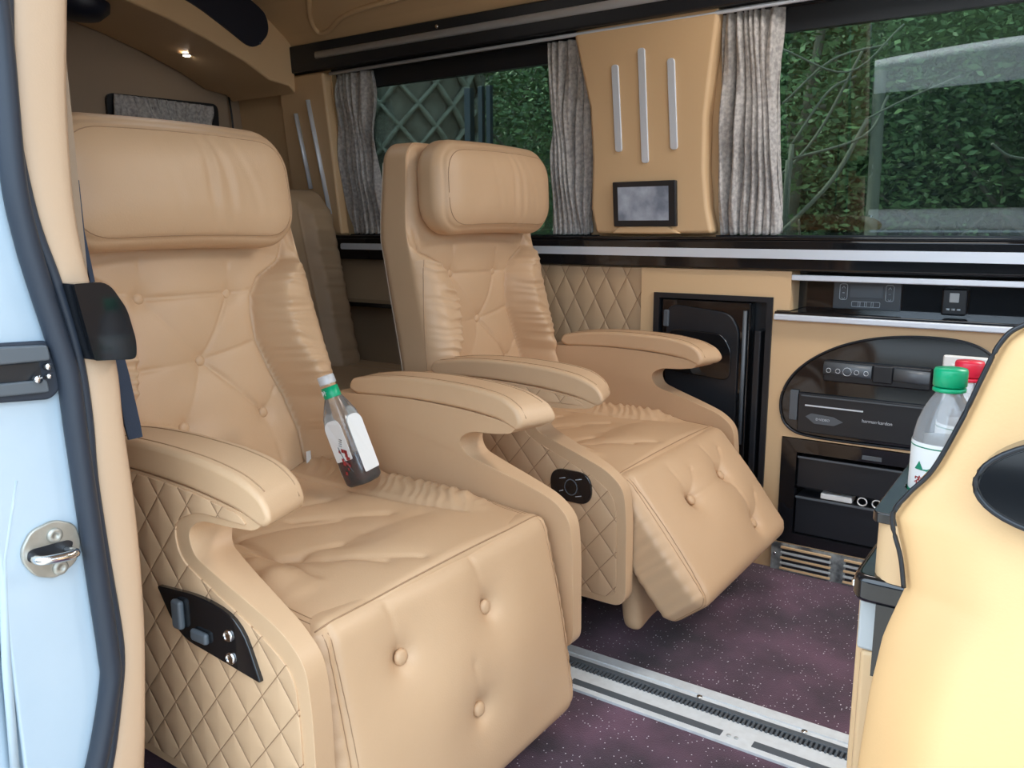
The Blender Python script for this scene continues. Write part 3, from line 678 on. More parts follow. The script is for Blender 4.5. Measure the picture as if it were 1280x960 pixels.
# ------------------------------------------------------------------ floor rail
t = empty('seat_track', (-.4, 1.5, 0), 'pale aluminium seat track with a toothed rack across the carpet', 'seat track')
box('track_plate', -1.5, .9, 1.437, 1.60, -.002, .006, M['rail'], t, .001)
box('rack_groove', -1.5, .9, 1.515, 1.548, .0055, .0068, M['satin'], t)
bm = bmesh.new()
k = -1.49
while k < .3: bbox(bm, k, k+.0045, 1.512, 1.530, .006, .0105); k += .0095
tag(frommb('tooth', bm, M['graphite'], t, smooth=False), kind='stuff')
box('rack_bar', -1.5, .9, 1.530, 1.545, .006, .012, M['graphite'], t, .002)
for xa, xb in ((-1.4, -.875), (-.86, -.515), (-.452, -.1)): box('grip_strip', xa, xb, 1.452, 1.472, .0058, .0072, M['graphite'], t, .0005)
box('track_lip', -1.5, .9, 1.565, 1.569, .006, .009, M['rail'], t)
for x in (-.49, -.475, .3): tube('screw', [(x-.01, 1.462, .006), (x-.01, 1.462, .0075)], .0045, M['grey'], t, seg=12)
for x in (-.60, -.38): tube('bolt', [(x, 1.556, .006), (x, 1.556, .010)], .006, M['chrome'], t, seg=10)

# ------------------------------------------------------------------ reclining seats
SEATY = {1: 1.005, 2: 1.893}
PIV = np.array([-1.40, .42])
def back_centre(z): return np.interp(z, [.38, .46, .62, .75, .95, 1.1, 1.22], [-1.405, -1.405, -1.425, -1.435, -1.445, -1.45, -1.455])
def seam_w(z): return np.interp(z, [.38, .47, .55, .63, .70, .76, .82, .86, .90, .935, 1.3], [.215, .215, .215, .195, .165, .145, .142, .148, .175, .24, .33])
BUT = [(-.108, .871), (.090, .868), (0., .738), (-.062, .612), (.132, .607)]
def recline(V, ang):
    if not ang: return V
    a = math.radians(ang); dx = V[:, 0]-PIV[0]; dz = V[:, 2]-PIV[1]
    V = V.copy(); V[:, 0] = PIV[0]+dx*math.cos(a)-dz*math.sin(a); V[:, 2] = PIV[1]+dx*math.sin(a)+dz*math.cos(a); return V
def back_surface(y, z):
    """front x of the backrest at local y, height z"""
    s = seam_w(z); a = np.abs(y); low = sstep(1.02-z, 0, .12)
    m_ = sstep(a, s-.004, s+.045)*low
    pz = np.interp(z, [.4, .5, .7, .85, 1.0], [.095, .11, .105, .07, .035])
    edge = np.clip((a-s)/np.maximum(.285-s, .03), 0, 1)
    x = back_centre(z)+m_*pz*(1-.25*edge**3)
    wr = np.sin(z*150+vnoise(z*26+90, 11)*9+np.sign(y)*a*30+2*vnoise(a*40+50, 5))
    wr2 = np.sin(z*71+vnoise(z*15+40, 12)*7+a*18)
    wr3 = 1-2*np.abs(np.sin(z*120+vnoise(z*24+90, 21)*7+a*22*np.sign(y)+2.5*vnoise(a*30+z*20+50, 6)))
    x = x+m_*(.0016*wr+.0040*wr2+.0075*wr3)*np.exp(-np.clip(a-s, 0, 1)/.12)*sstep(edge, 0, .10)*(1-.8*edge**2)
    x = x-.014*np.exp(-((a-s)/.0055)**2)*low
    # tufting
    c = 1-sstep(a, s-.03, s)
    b = 0*z
    for (by, bz) in BUT: r = np.hypot(y-by, z-bz); b = b-.007*np.exp(-(r/.018)**2)-.008*np.exp(-(r/.05)**2)
    L = [(BUT[0], BUT[1], .006, .006), (BUT[0], BUT[2], .003, .007), (BUT[1], BUT[2], .0055, .007), (BUT[2], BUT[3], .004, .008), (BUT[2], BUT[4], .006, .007), (BUT[0], (-.15, .885), .006, .005), (BUT[1], (.15, .872), .007, .005),
         (BUT[2], (-.14, .735), .004, .006), (BUT[2], (.145, .765), .0045, .006), (BUT[4], (.17, .66), .005, .006), (BUT[3], (-.18, .64), .004, .006), (BUT[4], (.15, .50), .002, .01), (BUT[3], (-.08, .47), .003, .01), (BUT[1], (.095, .93), .0025, .008), (BUT[0], (-.10, .94), .0025, .008)]
    cr = 0*z
    for a_, b_, am, wd in L: cr = np.minimum(cr, crease(y, z, a_, b_, am*1.5, wd))
    b = np.minimum(b, cr)+.35*np.maximum(b, cr)
    x = x+c*(b+.008*np.cos(np.clip(y/.2, -1, 1)*PI/2))
    # lap fold under the headrest
    x = x-.004*np.exp(-((z-.945-.02*np.cos(y*8))/.012)**2)*(1-m_)
    return x
def leather_button(name, p, nrm, parent, r=.0115):
    q = Vector(nrm).to_track_quat('Z', 'Y').to_matrix().to_4x4(); q.translation = Vector(p)
    return lathe(name, [(r, -.004), (r*1.02, 0), (r*.85, .0035), (r*.5, .005), (.0003, .0056)], M['leather'], parent, n=18, mtx=q)

from mathutils.bvhtree import BVHTree
def stitch(objs, rays, parent, r=.0011, m_='thread', name='stitching', lift=.0002):
    trees = [BVHTree.FromPolygons([v.co for v in o.data.vertices], [p.vertices for p in o.data.polygons]) for o in objs]; pts = []
    for o_, d_ in rays:
        o_ = Vector(o_); d_ = Vector(d_).normalized(); best = None
        for tr_ in trees:
            h = tr_.ray_cast(o_, d_)
            if h[0] is not None and (best is None or h[3] < best[1]): best = (h[0]-d_*lift, h[3])
        if best: pts.append(best[0])
    if len(pts) > 2: return tube(name, pts, r, M[m_], parent, seg=5)
PANEL = rpoly([(-1.385, .635), (-1.15, .646), (-1.0, .640), (-.90, .628), (-.855, .618), (-.872, .606), (-.93, .600), (-.99, .597), (-1.022, .575), (-1.012, .540), (-.96, .521), (-.89, .498), (-.825, .474), (-.785, .440), (-.777, .37), (-.775, .168), (-1.36, .165), (-1.41, .30), (-1.41, .50)],
              [.02, .08, .06, .02, .004, .02, .02, .03, .022, .03, .04, .05, .045, .04, .03, .035, .04, .05, .05], 6)
PADP = rpoly([(-1.305, .638), (-1.15, .646), (-1.0, .641), (-.90, .628), (-.852, .612), (-.832, .628), (-.848, .655), (-.89, .674), (-.97, .687), (-1.10, .692), (-1.22, .687), (-1.315, .672), (-1.325, .650)],
             [.02, .06, .06, .04, .012, .022, .03, .05, .06, .08, .06, .03, .01], 6)
def inset(poly, d):
    n = len(poly); out = []
    for i in range(n):
        a, b, c = np.array(poly[i-1]), np.array(poly[i]), np.array(poly[(i+1) % n]); t = c-a; L = np.linalg.norm(t)
        if L < 1e-6: continue
        t /= L; out.append(b+d*np.array([-t[1], t[0]]))
    return out
def area(p): return sum(p[i-1][0]*p[i][1]-p[i][0]*p[i-1][1] for i in range(len(p)))/2
def make_seat(idx, label, recl, tilt):
    yc = SEATY[idx]
    t = empty('reclining_seat', (-1.1, yc, 0), label, 'seat', 'reclining seats')
    # side panels with quilted outer faces, arm pads
    for s in (-1, 1):
        yo, yi = yc+s*.348, yc+s*.266
        sp = prism('side_panel', PANEL, min(yo, yi), max(yo, yi), 'xz', M['leather'], t, .014, 4)
        for v in sp.data.vertices:                 # the panel is thick under the arm pad and slim below it
            if v.co.x > -.93 and v.co.z > .592: v.co.x -= .032*(v.co.x+.93)/.10*min(1, abs(v.co.y-yo)/.085)
            if abs(v.co.y-yi) < 1e-4: v.co.y += s*.048*(1-float(sstep(np.array(v.co.z), .46, .60)))
        sgn = 1 if area(PANEL) > 0 else -1
        Q = rpoly([(-1.385, .632), (-1.15, .642), (-1.0, .636), (-.90, .624), (-.885, .612), (-.93, .611), (-.99, .610), (-1.052, .585), (-1.045, .530), (-.98, .502), (-.91, .476), (-.85, .450), (-.807, .420), (-.800, .36), (-.798, .185), (-1.345, .182), (-1.385, .30), (-1.39, .50)],
              [.02, .08, .06, .01, .006, .02, .02, .03, .03, .04, .05, .05, .035, .03, .03, .015, .03, .04], 6)
        o = prism('quilted_face', Q, yo-.0025*(1 if s < 0 else 0)-(0 if s < 0 else .002), yo+(.002 if s < 0 else .0025), 'xz', M['quilt'], sp, .0018, 2)
        pd = prism('armrest', PADP, min(yo, yi)-.003, max(yo, yi)+.003, 'xz', M['leather'], t, .013, 4, ang=50)
        for v in pd.data.vertices:                 # the tip slants back towards the seat
            if v.co.x > -.93: v.co.x -= .032*(v.co.x+.93)/.10*min(1, abs(v.co.y-yo)/.085)
        for yy in (yo-s*.0125, yi+s*.0125):
            stitch([pd], [((x, yy, .9), (0, 0, -1)) for x in np.linspace(-1.30, -.862, 40)], pd)
    # backrest
    V, d, Fc = rbox(.16, .57, .82, (.045, .05, .05), .0042)
    yl = V[:, 1].copy(); zl = V[:, 2]+.80
    yl2 = yl*(1-.10*sstep(zl, .95, 1.22)-.14*sstep(.52-zl, 0, .13))
    front = sstep(d[:, 0], .05, .75); rear_x = np.interp(zl, [.4, .64, .96, 1.22], [-1.47, -1.50, -1.56, -1.565]); thick = .08
    fx = back_surface(yl2, zl)
    xl = V[:, 0]
    side_front = back_centre(zl)+np.interp(zl, [.4, .5, .7, .85, 1.0, 1.2], [.06, .075, .08, .055, .035, .02])
    u = np.clip((xl+.08)/.16, 0, 1)
    sidex = rear_x+(side_front-rear_x)*u
    xx = sidex*(1-front)+(fx-(.08-xl))*front
    W = np.stack([xx, yl2+yc, zl], 1); W = recline(W, recl)
    bk = meshnp('backrest', W, Fc, M['leather'], t)
    for by, bz in BUT:
        p = np.array([[float(back_surface(np.array([by]), np.array([bz]))[0])+.0050, yc+by, bz]]); p = recline(p, recl)[0]; leather_button('button', p, (1, 0, .1), bk)
    # headrest pillow
    V, d, Fc = rbox(.115, .52, .24, (.045, .085, .085), .005)
    y = V[:, 1]; z = V[:, 2]; f = sstep(d[:, 0], .0, .8)
    fold = 0*y
    for k, (c0, sl, am) in enumerate(((.03, .45, .0035), (.065, .55, .0028), (.12, .7, .0012), (-.05, .2, .001))):
        dd = y-(c0+sl*(-z)*.4+.006*np.sin(z*30+k)); fold = fold-am*np.exp(-(dd/.010)**2)*np.exp(-((z-.0)/.085)**2)+am*.6*np.exp(-((dd-.014)/.012)**2)*np.exp(-((z)/.085)**2)
    per = np.maximum(np.abs(y)/.2725, np.abs(z)/.1225)
    xx = V[:, 0]+f*(fold+.022*np.cos(np.clip(y/.3, -1, 1)*PI/2)*np.cos(np.clip(z/.16, -1, 1)*PI/2))
    rr = np.hypot(np.maximum(np.abs(y)-.183, 0), np.maximum(np.abs(z)-.045, 0))  # piping groove round the front
    xx = xx-.004*np.exp(-((rr-.058)/.0035)**2)*f
    hz = 1.093+z; W = np.stack([xx+back_centre(hz)+.045, y+yc+(.006 if idx == 2 else -.030), hz+.01*np.cos(y*5)-(.022 if idx == 1 else .004)], 1)
    hr = meshnp('headrest', recline(W, recl), Fc, M['leather'], t)
    # seat cushion
    V, d, Fc = rbox(.60, .604, .16, (.022, .04, .022), .0045)
    x = V[:, 0]-1.12; y = V[:, 1]; f = sstep(d[:, 2], .0, .8)
    h = .018*np.cos(np.clip(y/.27, -1, 1)*PI/2)+.0
    inner = 1-sstep(np.abs(y), .15, .21)*sstep(-.86-x, 0, .12)
    ridge = np.exp(-((np.abs(y)-.232)/.045)**2)*sstep(-.90-x, 0, .10)
    h = h+.026*ridge
    h = h+ridge*.0042*(1-2*np.abs(np.sin(x*125+y*50+4*vnoise(x*22+60, 3)+2*vnoise(y*40+60, 8))))*(y > 0)+ridge*.003*np.sin(x*120+4*vnoise(x*22+60, 4))*(y < 0)
    sw = .165+.02*np.sin((x+1.1)*6); h = h-.008*np.exp(-((np.abs(y)-sw)/.007)**2)*sstep(-.92-x, 0, .05)
    for a_, b_, am, wd in (((-1.03, -.145), (-.90, -.075), .008, .012), ((-1.06, -.16), (-1.02, -.06), .009, .015), ((-.985, -.12), (-.86, -.03), .006, .008), ((-1.10, -.19), (-1.04, -.13), .007, .012), ((-1.17, -.04), (-1.06, .10), .006, .018), ((-1.19, -.17), (-1.11, .02), .006, .012), ((-1.24, -.12), (-1.20, .08), .006, .014), ((-1.02, .0), (-1.0, .13), .003, .03)):
        h = h+crease(x, y, a_, b_, am, wd)
    h = h-.008*np.exp(-(((x+1.05)/.12)**2+((y)/.14)**2))+.006*np.exp(-(((x+.93)/.07)**2+((y-.02)/.16)**2))
    zb = np.interp(x, [-1.42, -1.2, -.95, -.82], [.462, .455, .455, .447])
    W = np.stack([x, y+yc, V[:, 2]-.08+zb+f*h], 1)
    sc = meshnp('seat_cushion', W, Fc, M['leather'], t)
    # leg rest
    LEN = .40 if idx == 1 else .345
    V, d, Fc = rbox(.13, .596, LEN, (.03, .05, .035), .005)
    y = V[:, 1]; z = V[:, 2]-LEN/2; f = sstep(d[:, 0], .0, .8)          # z: 0 at the top edge, negative down
    fb_ = [(-.150, -.105), (.055, -.105), (-.010, -.255)] if idx == 1 else [(-.10, -.13), (.085, -.135), (-.02, -.27), (.02, -.05)][:3]
    if idx == 2: fb_ = [(-.105, -.135), (.10, -.125), (.12, -.27)]
    bx = .030*np.cos(np.clip(y/.29, -1, 1)*PI/2)*np.sin(np.clip(-z/LEN, 0, 1)*PI)
    for by, bz in fb_:
        r = np.hypot(y-by, z-bz); bx = bx-.014*np.exp(-(r/.020)**2)-.012*np.exp(-(r/.06)**2)
        bx = bx+crease(y, z, (by, bz), (by-.012, bz+.085), .0025, .009)
        if idx == 2: bx = bx+crease(y, z, (by, bz), (by+.07, bz+.06), .005, .009)
    if idx == 2: bx = bx+crease(y, z, fb_[0], fb_[1], .005, .01)+crease(y, z, fb_[1], fb_[2], .004, .012)
    bx = bx-.004*np.exp(-((np.abs(y)-.270)/.004)**2)                      # double stitched side seam
    edge = sstep(np.abs(y), .258, .28)
    yy = y*(1+.03*np.sin(np.clip(-z/LEN, 0, 1)*PI))+np.sign(y)*edge*.0014*np.sin(z*210+5*vnoise(z*40+60, 9))
    W0 = np.stack([V[:, 0]-.065+f*bx, yy, z], 1)
    a = math.radians(tilt); top = np.array([-.818, .462])
    def leg(W_):
        return np.stack([top[0]+W_[:, 0]*math.cos(a)-W_[:, 2]*math.sin(a), W_[:, 1]+yc, top[1]+W_[:, 0]*math.sin(a)*1+W_[:, 2]*math.cos(a)], 1)
    fo = meshnp('leg_rest', leg(W0), Fc, M['leather'], t)
    for by, bz in fb_:
        dep = .030*math.cos(by/.29*PI/2)*math.sin(-bz/LEN*PI)-.020; p = leg(np.array([[dep, by, bz]]))[0]; leather_button('button', p, (math.cos(a), 0, math.sin(a)), fo, .0125)
    ys = np.linspace(-.285, .285, 60)
    stitch([sc, fo], [((-.55, yc+y_, .80), (-.28, 0, -.345)) for y_ in ys], fo, .0014)
    for off in (.272, .281):
        for sg in (-1, 1):
            stitch([fo], [((-.3, yc+sg*off, z_), (-1, 0, .25)) for z_ in np.linspace(.32, .0, 40)], fo, .0008)
            stitch([sc], [((x_, yc+sg*(off-.006), .8), (0, 0, -1)) for x_ in np.linspace(-1.05, -.84, 30)], sc, .0008)
    for sg in (-1, 1):
        stitch([bk], [((np.interp(z_, [.45, 1.2], [-1.375, -1.425])-math.tan(math.radians(recl))*(z_-.42), yc+sg*.6, z_), (0, -sg, 0)) for z_ in np.linspace(.50, 1.16, 60)], bk, .0010)
        stitch([bk], [((np.interp(z_, [.45, .64, .96, 1.22], [-1.462, -1.487, -1.548, -1.552])-math.tan(math.radians(recl))*(z_-.42), yc+sg*.6, z_), (0, -sg, 0)) for z_ in np.linspace(.50, 1.16, 60)], bk, .0022, 'piping', 'piping')
    rect = rpoly([(-.232, -.094), (.232, -.094), (.232, .094), (-.232, .094)], .07, 10); rect.append(rect[0])
    hy0 = yc+(.006 if idx == 2 else -.030); hx = math.sin(math.radians(recl))*.67; hz0 = 1.093-(.022 if idx == 1 else .004)-(.003 if idx == 1 else 0)
    dens = [np.array(a_)*(1-k/4)+np.array(b_)*k/4 for a_, b_ in zip(rect, rect[1:]) for k in range(4)]
    stitch([hr], [((-1.0, hy0+p_[0], hz0+.01*math.cos(p_[0]*5)+p_[1]), (-1, 0, 0)) for p_ in dens], hr, .0010)
    if idx == 2:                                                          # second flap behind the raised leg rest
        V, d, Fc = rbox(.05, .50, .30, .022, .012)
        a2 = math.radians(9); W_ = V.copy(); W_[:, 2] -= .15
        W2 = np.stack([-.855+W_[:, 0]*math.cos(a2)-W_[:, 2]*math.sin(a2), W_[:, 1]+yc, .36+W_[:, 2]*math.cos(a2)+.006*np.sin(W_[:, 1]*30)*(W_[:, 2] < -.25)], 1)
        meshnp('leg_flap', W2, Fc, M['leather'], t)
    # base
    box('pedestal', -1.33, -1.02, yc-.22, yc+.22, .012, .17, M['satin'], t, .015)
    box('seat_frame', -1.38, -.88, yc-.258, yc+.258, .16, .34, M['satin'], t, .01)
    return t, bk
s1, bk1 = make_seat(1, 'near tan leather reclining seat with a tea bottle on its cushion', 5.5, 11)
s2, bk2 = make_seat(2, 'far tan leather reclining seat with its leg rest raised', 0., 39)
# controls
yo = SEATY[1]-.348-.003
t = empty('seat_control', (-1.0, yo, .40), 'black diamond-shaped switch panel on the near seat side', 'switch panel')
bpy.data.objects.remove(t)
cp_ = prism('control_panel', rpoly([(-1.098, .476), (-.985, .487), (-.905, .474), (-.868, .392), (-.975, .402), (-1.052, .408)], [.006, .06, .05, .006, .05, .04]), yo-.006, yo+.004, 'xz', M['black'], s1, .003)
box('switch', -1.052, -1.030, yo-.016, yo-.005, .425, .470, M['graphite'], cp_, .005)
box('switch', -1.012, -.975, yo-.014, yo-.005, .417, .435, M['graphite'], cp_, .005)
for x, z in ((-.930, .445), (-.928, .412)):
    q = Matrix.Rotation(PI/2, 4, 'X'); q.translation = Vector((x, yo-.005, z)); lathe('knob', [(.009, 0), (.009, .003), (.0065, .006), (.0065, .004), (.002, .004)], M['chrome'], cp_, n=18, mtx=q)
yo = SEATY[2]-.348-.003
cp_ = prism('control_panel', rpoly([(-.968, .462), (-.862, .462), (-.859, .388), (-.966, .390)], .045, 8), yo-.005, yo+.004, 'xz', M['black'], s2, .002)
for x0, x1, z in ((-.942, -.927, .44), (-.900, -.885, .443), (-.942, -.932, .41), (-.900, -.885, .404)): tube('icon', [(x0, yo-.0055, z), (x1, yo-.0055, z+.004)], .001, M['icon'], cp_, seg=4)
tube('dial', [(-.912+.016*math.cos(a*PI/8), yo-.0055, .424+.018*math.sin(a*PI/8)) for a in range(16)], .0012, M['graphite'], cp_, seg=5, closed=True)
# care tag on the near backrest
p = P(386, 577, x=-1.395)
box('care_tag', p[0]-.001, p[0]+.001, p[1]-.006, p[1]+.006, p[2]-.024, p[2]+.024, M['white'], bk1)

# ------------------------------------------------------------------ tea bottle on the near seat
base = Vector((-1.155, 1.142, .497)); topp = Vector((-1.232, 1.118, .712))
ax = (topp-base).normalized(); q = ax.to_track_quat('Z', 'Y').to_matrix().to_4x4(); q.translation = base
t = empty('tea_bottle', tuple(base), 'half-empty clear tea bottle with a green neck band standing on the near seat', 'bottle')
H_ = (topp-base).length
def lathe_sq(name, prof, material, parent, mtx, n=48):
    bm = bmesh.new(); rings = []
    for r, h, pw in prof:
        ring = []
        for k in range(n):
            a = 2*PI*k/n+PI/4*0; c, s = math.cos(a), math.sin(a); kk = (abs(c)**pw+abs(s)**pw)**(-1/pw); ring.append(bm.verts.new((c*kk*r, s*kk*r, h)))
        rings.append(ring)
    for A, B in zip(rings, rings[1:]):
        for k in range(n): bm.faces.new((A[k], A[(k+1) % n], B[(k+1) % n], B[k]))
    bm.faces.new(rings[0][::-1]); bm.faces.new(rings[-1]); bmesh.ops.transform(bm, matrix=mtx, verts=bm.verts)
    return frommb(name, bm, material, parent)
qq = q @ Matrix.Rotation(math.radians(-12), 4, 'Z')
lathe_sq('body', [(.026, 0, 3.5), (.030, .006, 4), (.031, .03, 4.5), (.031, .125, 4.5), (.029, .145, 3.5), (.022, .168, 2.6), (.0155, .185, 2.1), (.0150, .203, 2)], M['pet'], t, qq)
lathe_sq('liquid', [(.0245, .003, 3.5), (.0288, .008, 4), (.0296, .03, 4.5), (.0296, .060, 4.5), (.0290, .0605, 4.5)], M['tea'], t, qq)
lathe('neck_band', [(.0166, .180), (.0175, .182), (.0168, .203), (.0158, .203)], M['green'], t, n=32, mtx=qq, cap=False)
lathe('cap', [(.0165, .208), (.0168, .211), (.0168, .224), (.0155, .226), (.001, .2265)], clear_mat('frosted_cap', (.85, .87, .9), .05, .3, milk=.45), t, n=32, mtx=qq)
for side in range(4):                          # white label panels on the flat sides
    rot = qq @ Matrix.Rotation(side*PI/2, 4, 'Z')
    outl = rpoly([(-.0215, .022 if side % 2 else .055), (.0215, .022 if side % 2 else .055), (.0215, .138), (-.0215, .138)], [.004, .004, .019, .019], 6)
    bm = bmesh.new()
    def wr(p):
        return rot @ Vector((.0322-.0016*max(0, (p[1]-.122)/.016)**1.5, p[0], p[1]))
    A = [bm.verts.new(wr(p)) for p in outl]; B = [bm.verts.new(rot @ (Vector((-.0008, 0, 0))+rot.inverted() @ v.co)) for v in A]; n = len(A)
    bm.faces.new(A); bm.faces.new(B[::-1])
    for i in range(n): bm.faces.new((A[i], A[(i+1) % n], B[(i+1) % n], B[i]))
    lb = frommb('label', bm, M['white'], t, smooth=False)
    if side in (0, 3):
        bm = bmesh.new()
        for k in range(16):
            yy = random.uniform(-.006, .014); zz = .028+.052*random.random(); s_ = random.uniform(.002, .005)
            c_ = rot @ Vector((.0329, yy, zz)); e1 = (rot.to_3x3() @ Vector((0, 1, .5))).normalized()*s_; e2 = (rot.to_3x3() @ Vector((0, -.3, 1))).normalized()*s_*1.3
            bm.faces.new([bm.verts.new(c_+a_) for a_ in (-e1, -e2, e1, e2)])
        frommb('fruit_print', bm, M['darkred'], lb, smooth=False)
        bm = bmesh.new(); tube(None, [rot @ Vector((.0328, .012, .03)), rot @ Vector((.0328, .0, .06)), rot @ Vector((.0328, -.004, .085))], .0008, None, bm=bm, seg=4)
        for k in range(4): tube(None, [rot @ Vector((.0328, .002*k, .088+.004*k)), rot @ Vector((.0328, .002*k+.006, .084+.004*k))], .0006, None, bm=bm, seg=4)
        frommb('stem_print', bm, M['graphite'], lb)
me = text_geo('东方树叶', .0115)
me.transform(Matrix.Identity(4))
for v in me.vertices:
    a = v.co.x/.0177-1.1; v.co = qq @ Vector((math.cos(a)*(.0178+v.co.z), math.sin(a)*(.0178+v.co.z), .192+v.co.y))
link('lettering', me, M['white'], t, smooth=False)

# ------------------------------------------------------------------ door opening: body, seal, trim (rear side of the doorway)
def jam(pts): return [tuple(P(u, v, x=-.95)[1:]) for u, v in pts]
sealL = catmull(jam([(-46, -300), (-24, -60), (-10, 60), (5, 220), (22, 300), (40, 360), (60, 420), (75, 470), (85, 540), (100, 640), (115, 740), (127, 820), (129, 860), (112, 960), (85, 1040)]), 5)
sealR = catmull(jam([(0, -300), (17, -60), (20, 60), (25, 150), (50, 270), (80, 355), (105, 440), (118, 520), (125, 600), (140, 700), (152, 770), (158, 820), (155, 870), (143, 960), (120, 1040)]), 5)
trimR = catmull(jam([(84, -300), (90, -60), (90, 40), (90, 130), (99, 260), (118, 353), (150, 447), (160, 530), (175, 640), (185, 760), (187, 860), (186, 960), (180, 1040)]), 5)
t = empty('door_frame', (-.97, .43, 0), 'white painted rear jamb of the sliding door opening', 'door frame')
body = [(p[0]+.012, p[1]) for p in sealL][::-1]
prism('jamb', body+[(.386, sealL[0][1])] [::1]+[(.386, sealL[-1][1])], -1.08, -.962, 'yz', M['paint'], t, .004)
box('outer_skin', -3.0, -.975, .345, .388, -.35, 1.9, M['paint'], t, .02, 4)
# pressed ridges in the jamb
bm = bmesh.new()
tube(None, [P(0, 418, x=-.9665), P(40, 408, x=-.9665), P(64, 398, x=-.9665)], .0035, None, bm=bm, seg=8)
tube(None, [P(22, 1000, x=-.9665), P(8, 830, x=-.9665), P(4, 700, x=-.9665), P(18, 600, x=-.9665)], .0052, None, bm=bm, seg=8)
frommb('pressed_ridge', bm, M['paint'], t)
# rubber seal: bulb tube and flange
t = empty('door_seal', (-.95, .48, 0), 'dark rubber seal curving along the white door jamb', 'seal')
mid = [(a[0]*.62+b[0]*.38, a[1]*.62+b[1]*.38) for a, b in zip(sealL, sealR)] if len(sealL) == len(sealR) else [(p[0]+.012, p[1]) for p in sealL]
tube('bulb', [(-.952, p[0]+.010, p[1]) for p in sealL], .0125, M['rubber'], t, seg=14, up=(1, 0, 0))
SL = sealL; 
fl = [(p[0]+.006, p[1]) for p in sealL]+[(p[0], p[1]) for p in sealR[::-1]]
prism('flange', fl, -.975, -.957, 'yz', M['rubber'], t)
tube('lip', [(-.957, p[0]-.005, p[1]) for p in sealR], .0065, M['rubber'], t, seg=10, up=(1, 0, 0))
# tan trim
zt, zb = P(118, 353, x=-.95)[2], P(150, 447, x=-.95)[2]
t = empty('door_pillar_trim', (-.98, .52, 0), 'tan trim strip lining the doorway beside the black rubber seal', 'trim')
zz = np.linspace(-.05, 1.70, 60); L_ = np.array(sealR); T_ = np.array(trimR)
il = lambda z: float(np.interp(z, L_[::-1, 1], L_[::-1, 0])); ir = lambda z: float(np.interp(z, T_[::-1, 1], T_[::-1, 0]))
for nm, z0, z1 in (('trim_strip', zt-.02, 1.72), ('trim_strip', .05, zb+.02)):
    zs = np.linspace(z0, z1, 40); V = []; Fc = []; nx = 8
    prof = [(0, 0), (.02, .35), (.12, .75), (.3, .95), (.5, 1.0), (.7, .95), (.88, .75), (.98, .3), (1.0, -1.5), (1.0, -6), (0, -6)]
    for z in zs:
        a, b = il(z)-.002, ir(z)
        for u, h in prof: V.append((-.962+.010*h, a+(b-a)*u, z))
    n = len(prof)
    for j in range(len(zs)-1):
        for i in range(n): Fc.append((j*n+i, j*n+(i+1) % n, (j+1)*n+(i+1) % n, (j+1)*n+i))
    Fc.append(tuple(range(n))[::-1]); Fc.append(tuple((len(zs)-1)*n+i for i in range(n)))
    o = mesh(nm, V, Fc, M['doortrim'], t)
    sm = o.modifiers.new('n', 'EDGE_SPLIT'); sm.split_angle = math.radians(50)
bx_ = prism('black_cover', rpoly([tuple(p) for p in jam([(79, 354), (122, 351), (146, 385), (158, 425), (158, 447), (106, 449)])], [.003, .014, .01, .01, .008, .003]), -.985, -.928, 'yz', M['black'])
tag(bx_, 'glossy black cover box on the doorway trim beside the seal', 'cover')
# seat belt behind the trim
sb = empty('seat_belt', (-1.1, .58, .5), 'dark blue seat belt strap hanging behind the doorway trim', 'seat belt')
ps = [P(96, 225, x=-1.06), P(103, 290, x=-1.06), P(116, 352, x=-1.06), P(140, 410, x=-1.06), P(154, 470, x=-1.06), P(166, 530, x=-1.06), P(170, 548, x=-1.06)]
ws = [.003, .003, .003, .006, .009, .011, .010]
V = []; Fc = []
for p, w_ in zip(ps, ws):
    for a_, b_ in ((-.004, -w_), (-.004, w_), (.0, w_), (.0, -w_)): V.append((p[0]+a_, p[1]+b_, p[2]))
for j in range(len(ps)-1):
    for i in range(4): Fc.append((j*4+i, j*4+(i+1) % 4, j*4+4+(i+1) % 4, j*4+4+i))
Fc += [(3, 2, 1, 0), tuple(len(V)-4+i for i in range(4))]
mesh('strap', V, Fc, M['belt'], sb, smooth=False)
# striker plate and latch
t = empty('door_striker', (-.96, .44, .63), 'metal door striker plate bolted to the white jamb', 'striker')
X0 = -.962
pl = rpoly(jam([(30, 690), (42, 666), (72, 651), (98, 656), (106, 680), (99, 705), (74, 725), (48, 723), (32, 706)]), .008)
prism('plate', pl, X0, X0+.006, 'yz', M['zinc'], t, .002)
prism('striker_slot', rpoly(jam([(38, 692), (44, 688), (88, 676), (95, 678), (92, 688), (78, 694), (46, 706), (37, 703)]), .004), X0+.004, X0+.0068, 'yz', M['satin'], t)
a_, b_ = P(42, 697, x=X0+.006), P(84, 687, x=X0+.006)
tube('striker_bar', catmull([tuple(a_), (X0+.024, a_[1]+.002, a_[2]), (X0+.026, b_[1]-.002, b_[2]), tuple(b_)], 8), .0055, M['chrome'], t)
for u, v in ((68, 669), (75, 709)):
    p = P(u, v, x=X0+.006); qm = Matrix.Rotation(PI/2, 4, 'Y'); qm.translation = Vector(p)
    lathe('bolt', [(.009, 0), (.009, .002), (.007, .004), (.003, .004), (.003, .002), (.0005, .002)], M['zinc'], t, n=16, mtx=qm)
t = empty('door_latch', (-.96, .43, .84), 'dark metal door latch mounted in the white jamb', 'latch')
prism('housing', rpoly(jam([(-40, 432), (62, 426), (76, 448), (78, 488), (66, 500), (-40, 508)]), .006), X0, X0+.008, 'yz', M['rubber'], t, .003)
prism('rail_upper', rpoly(jam([(-40, 436), (58, 431), (62, 450), (-40, 460)]), .004), X0+.007, X0+.016, 'yz', M['graphite'], t, .003)
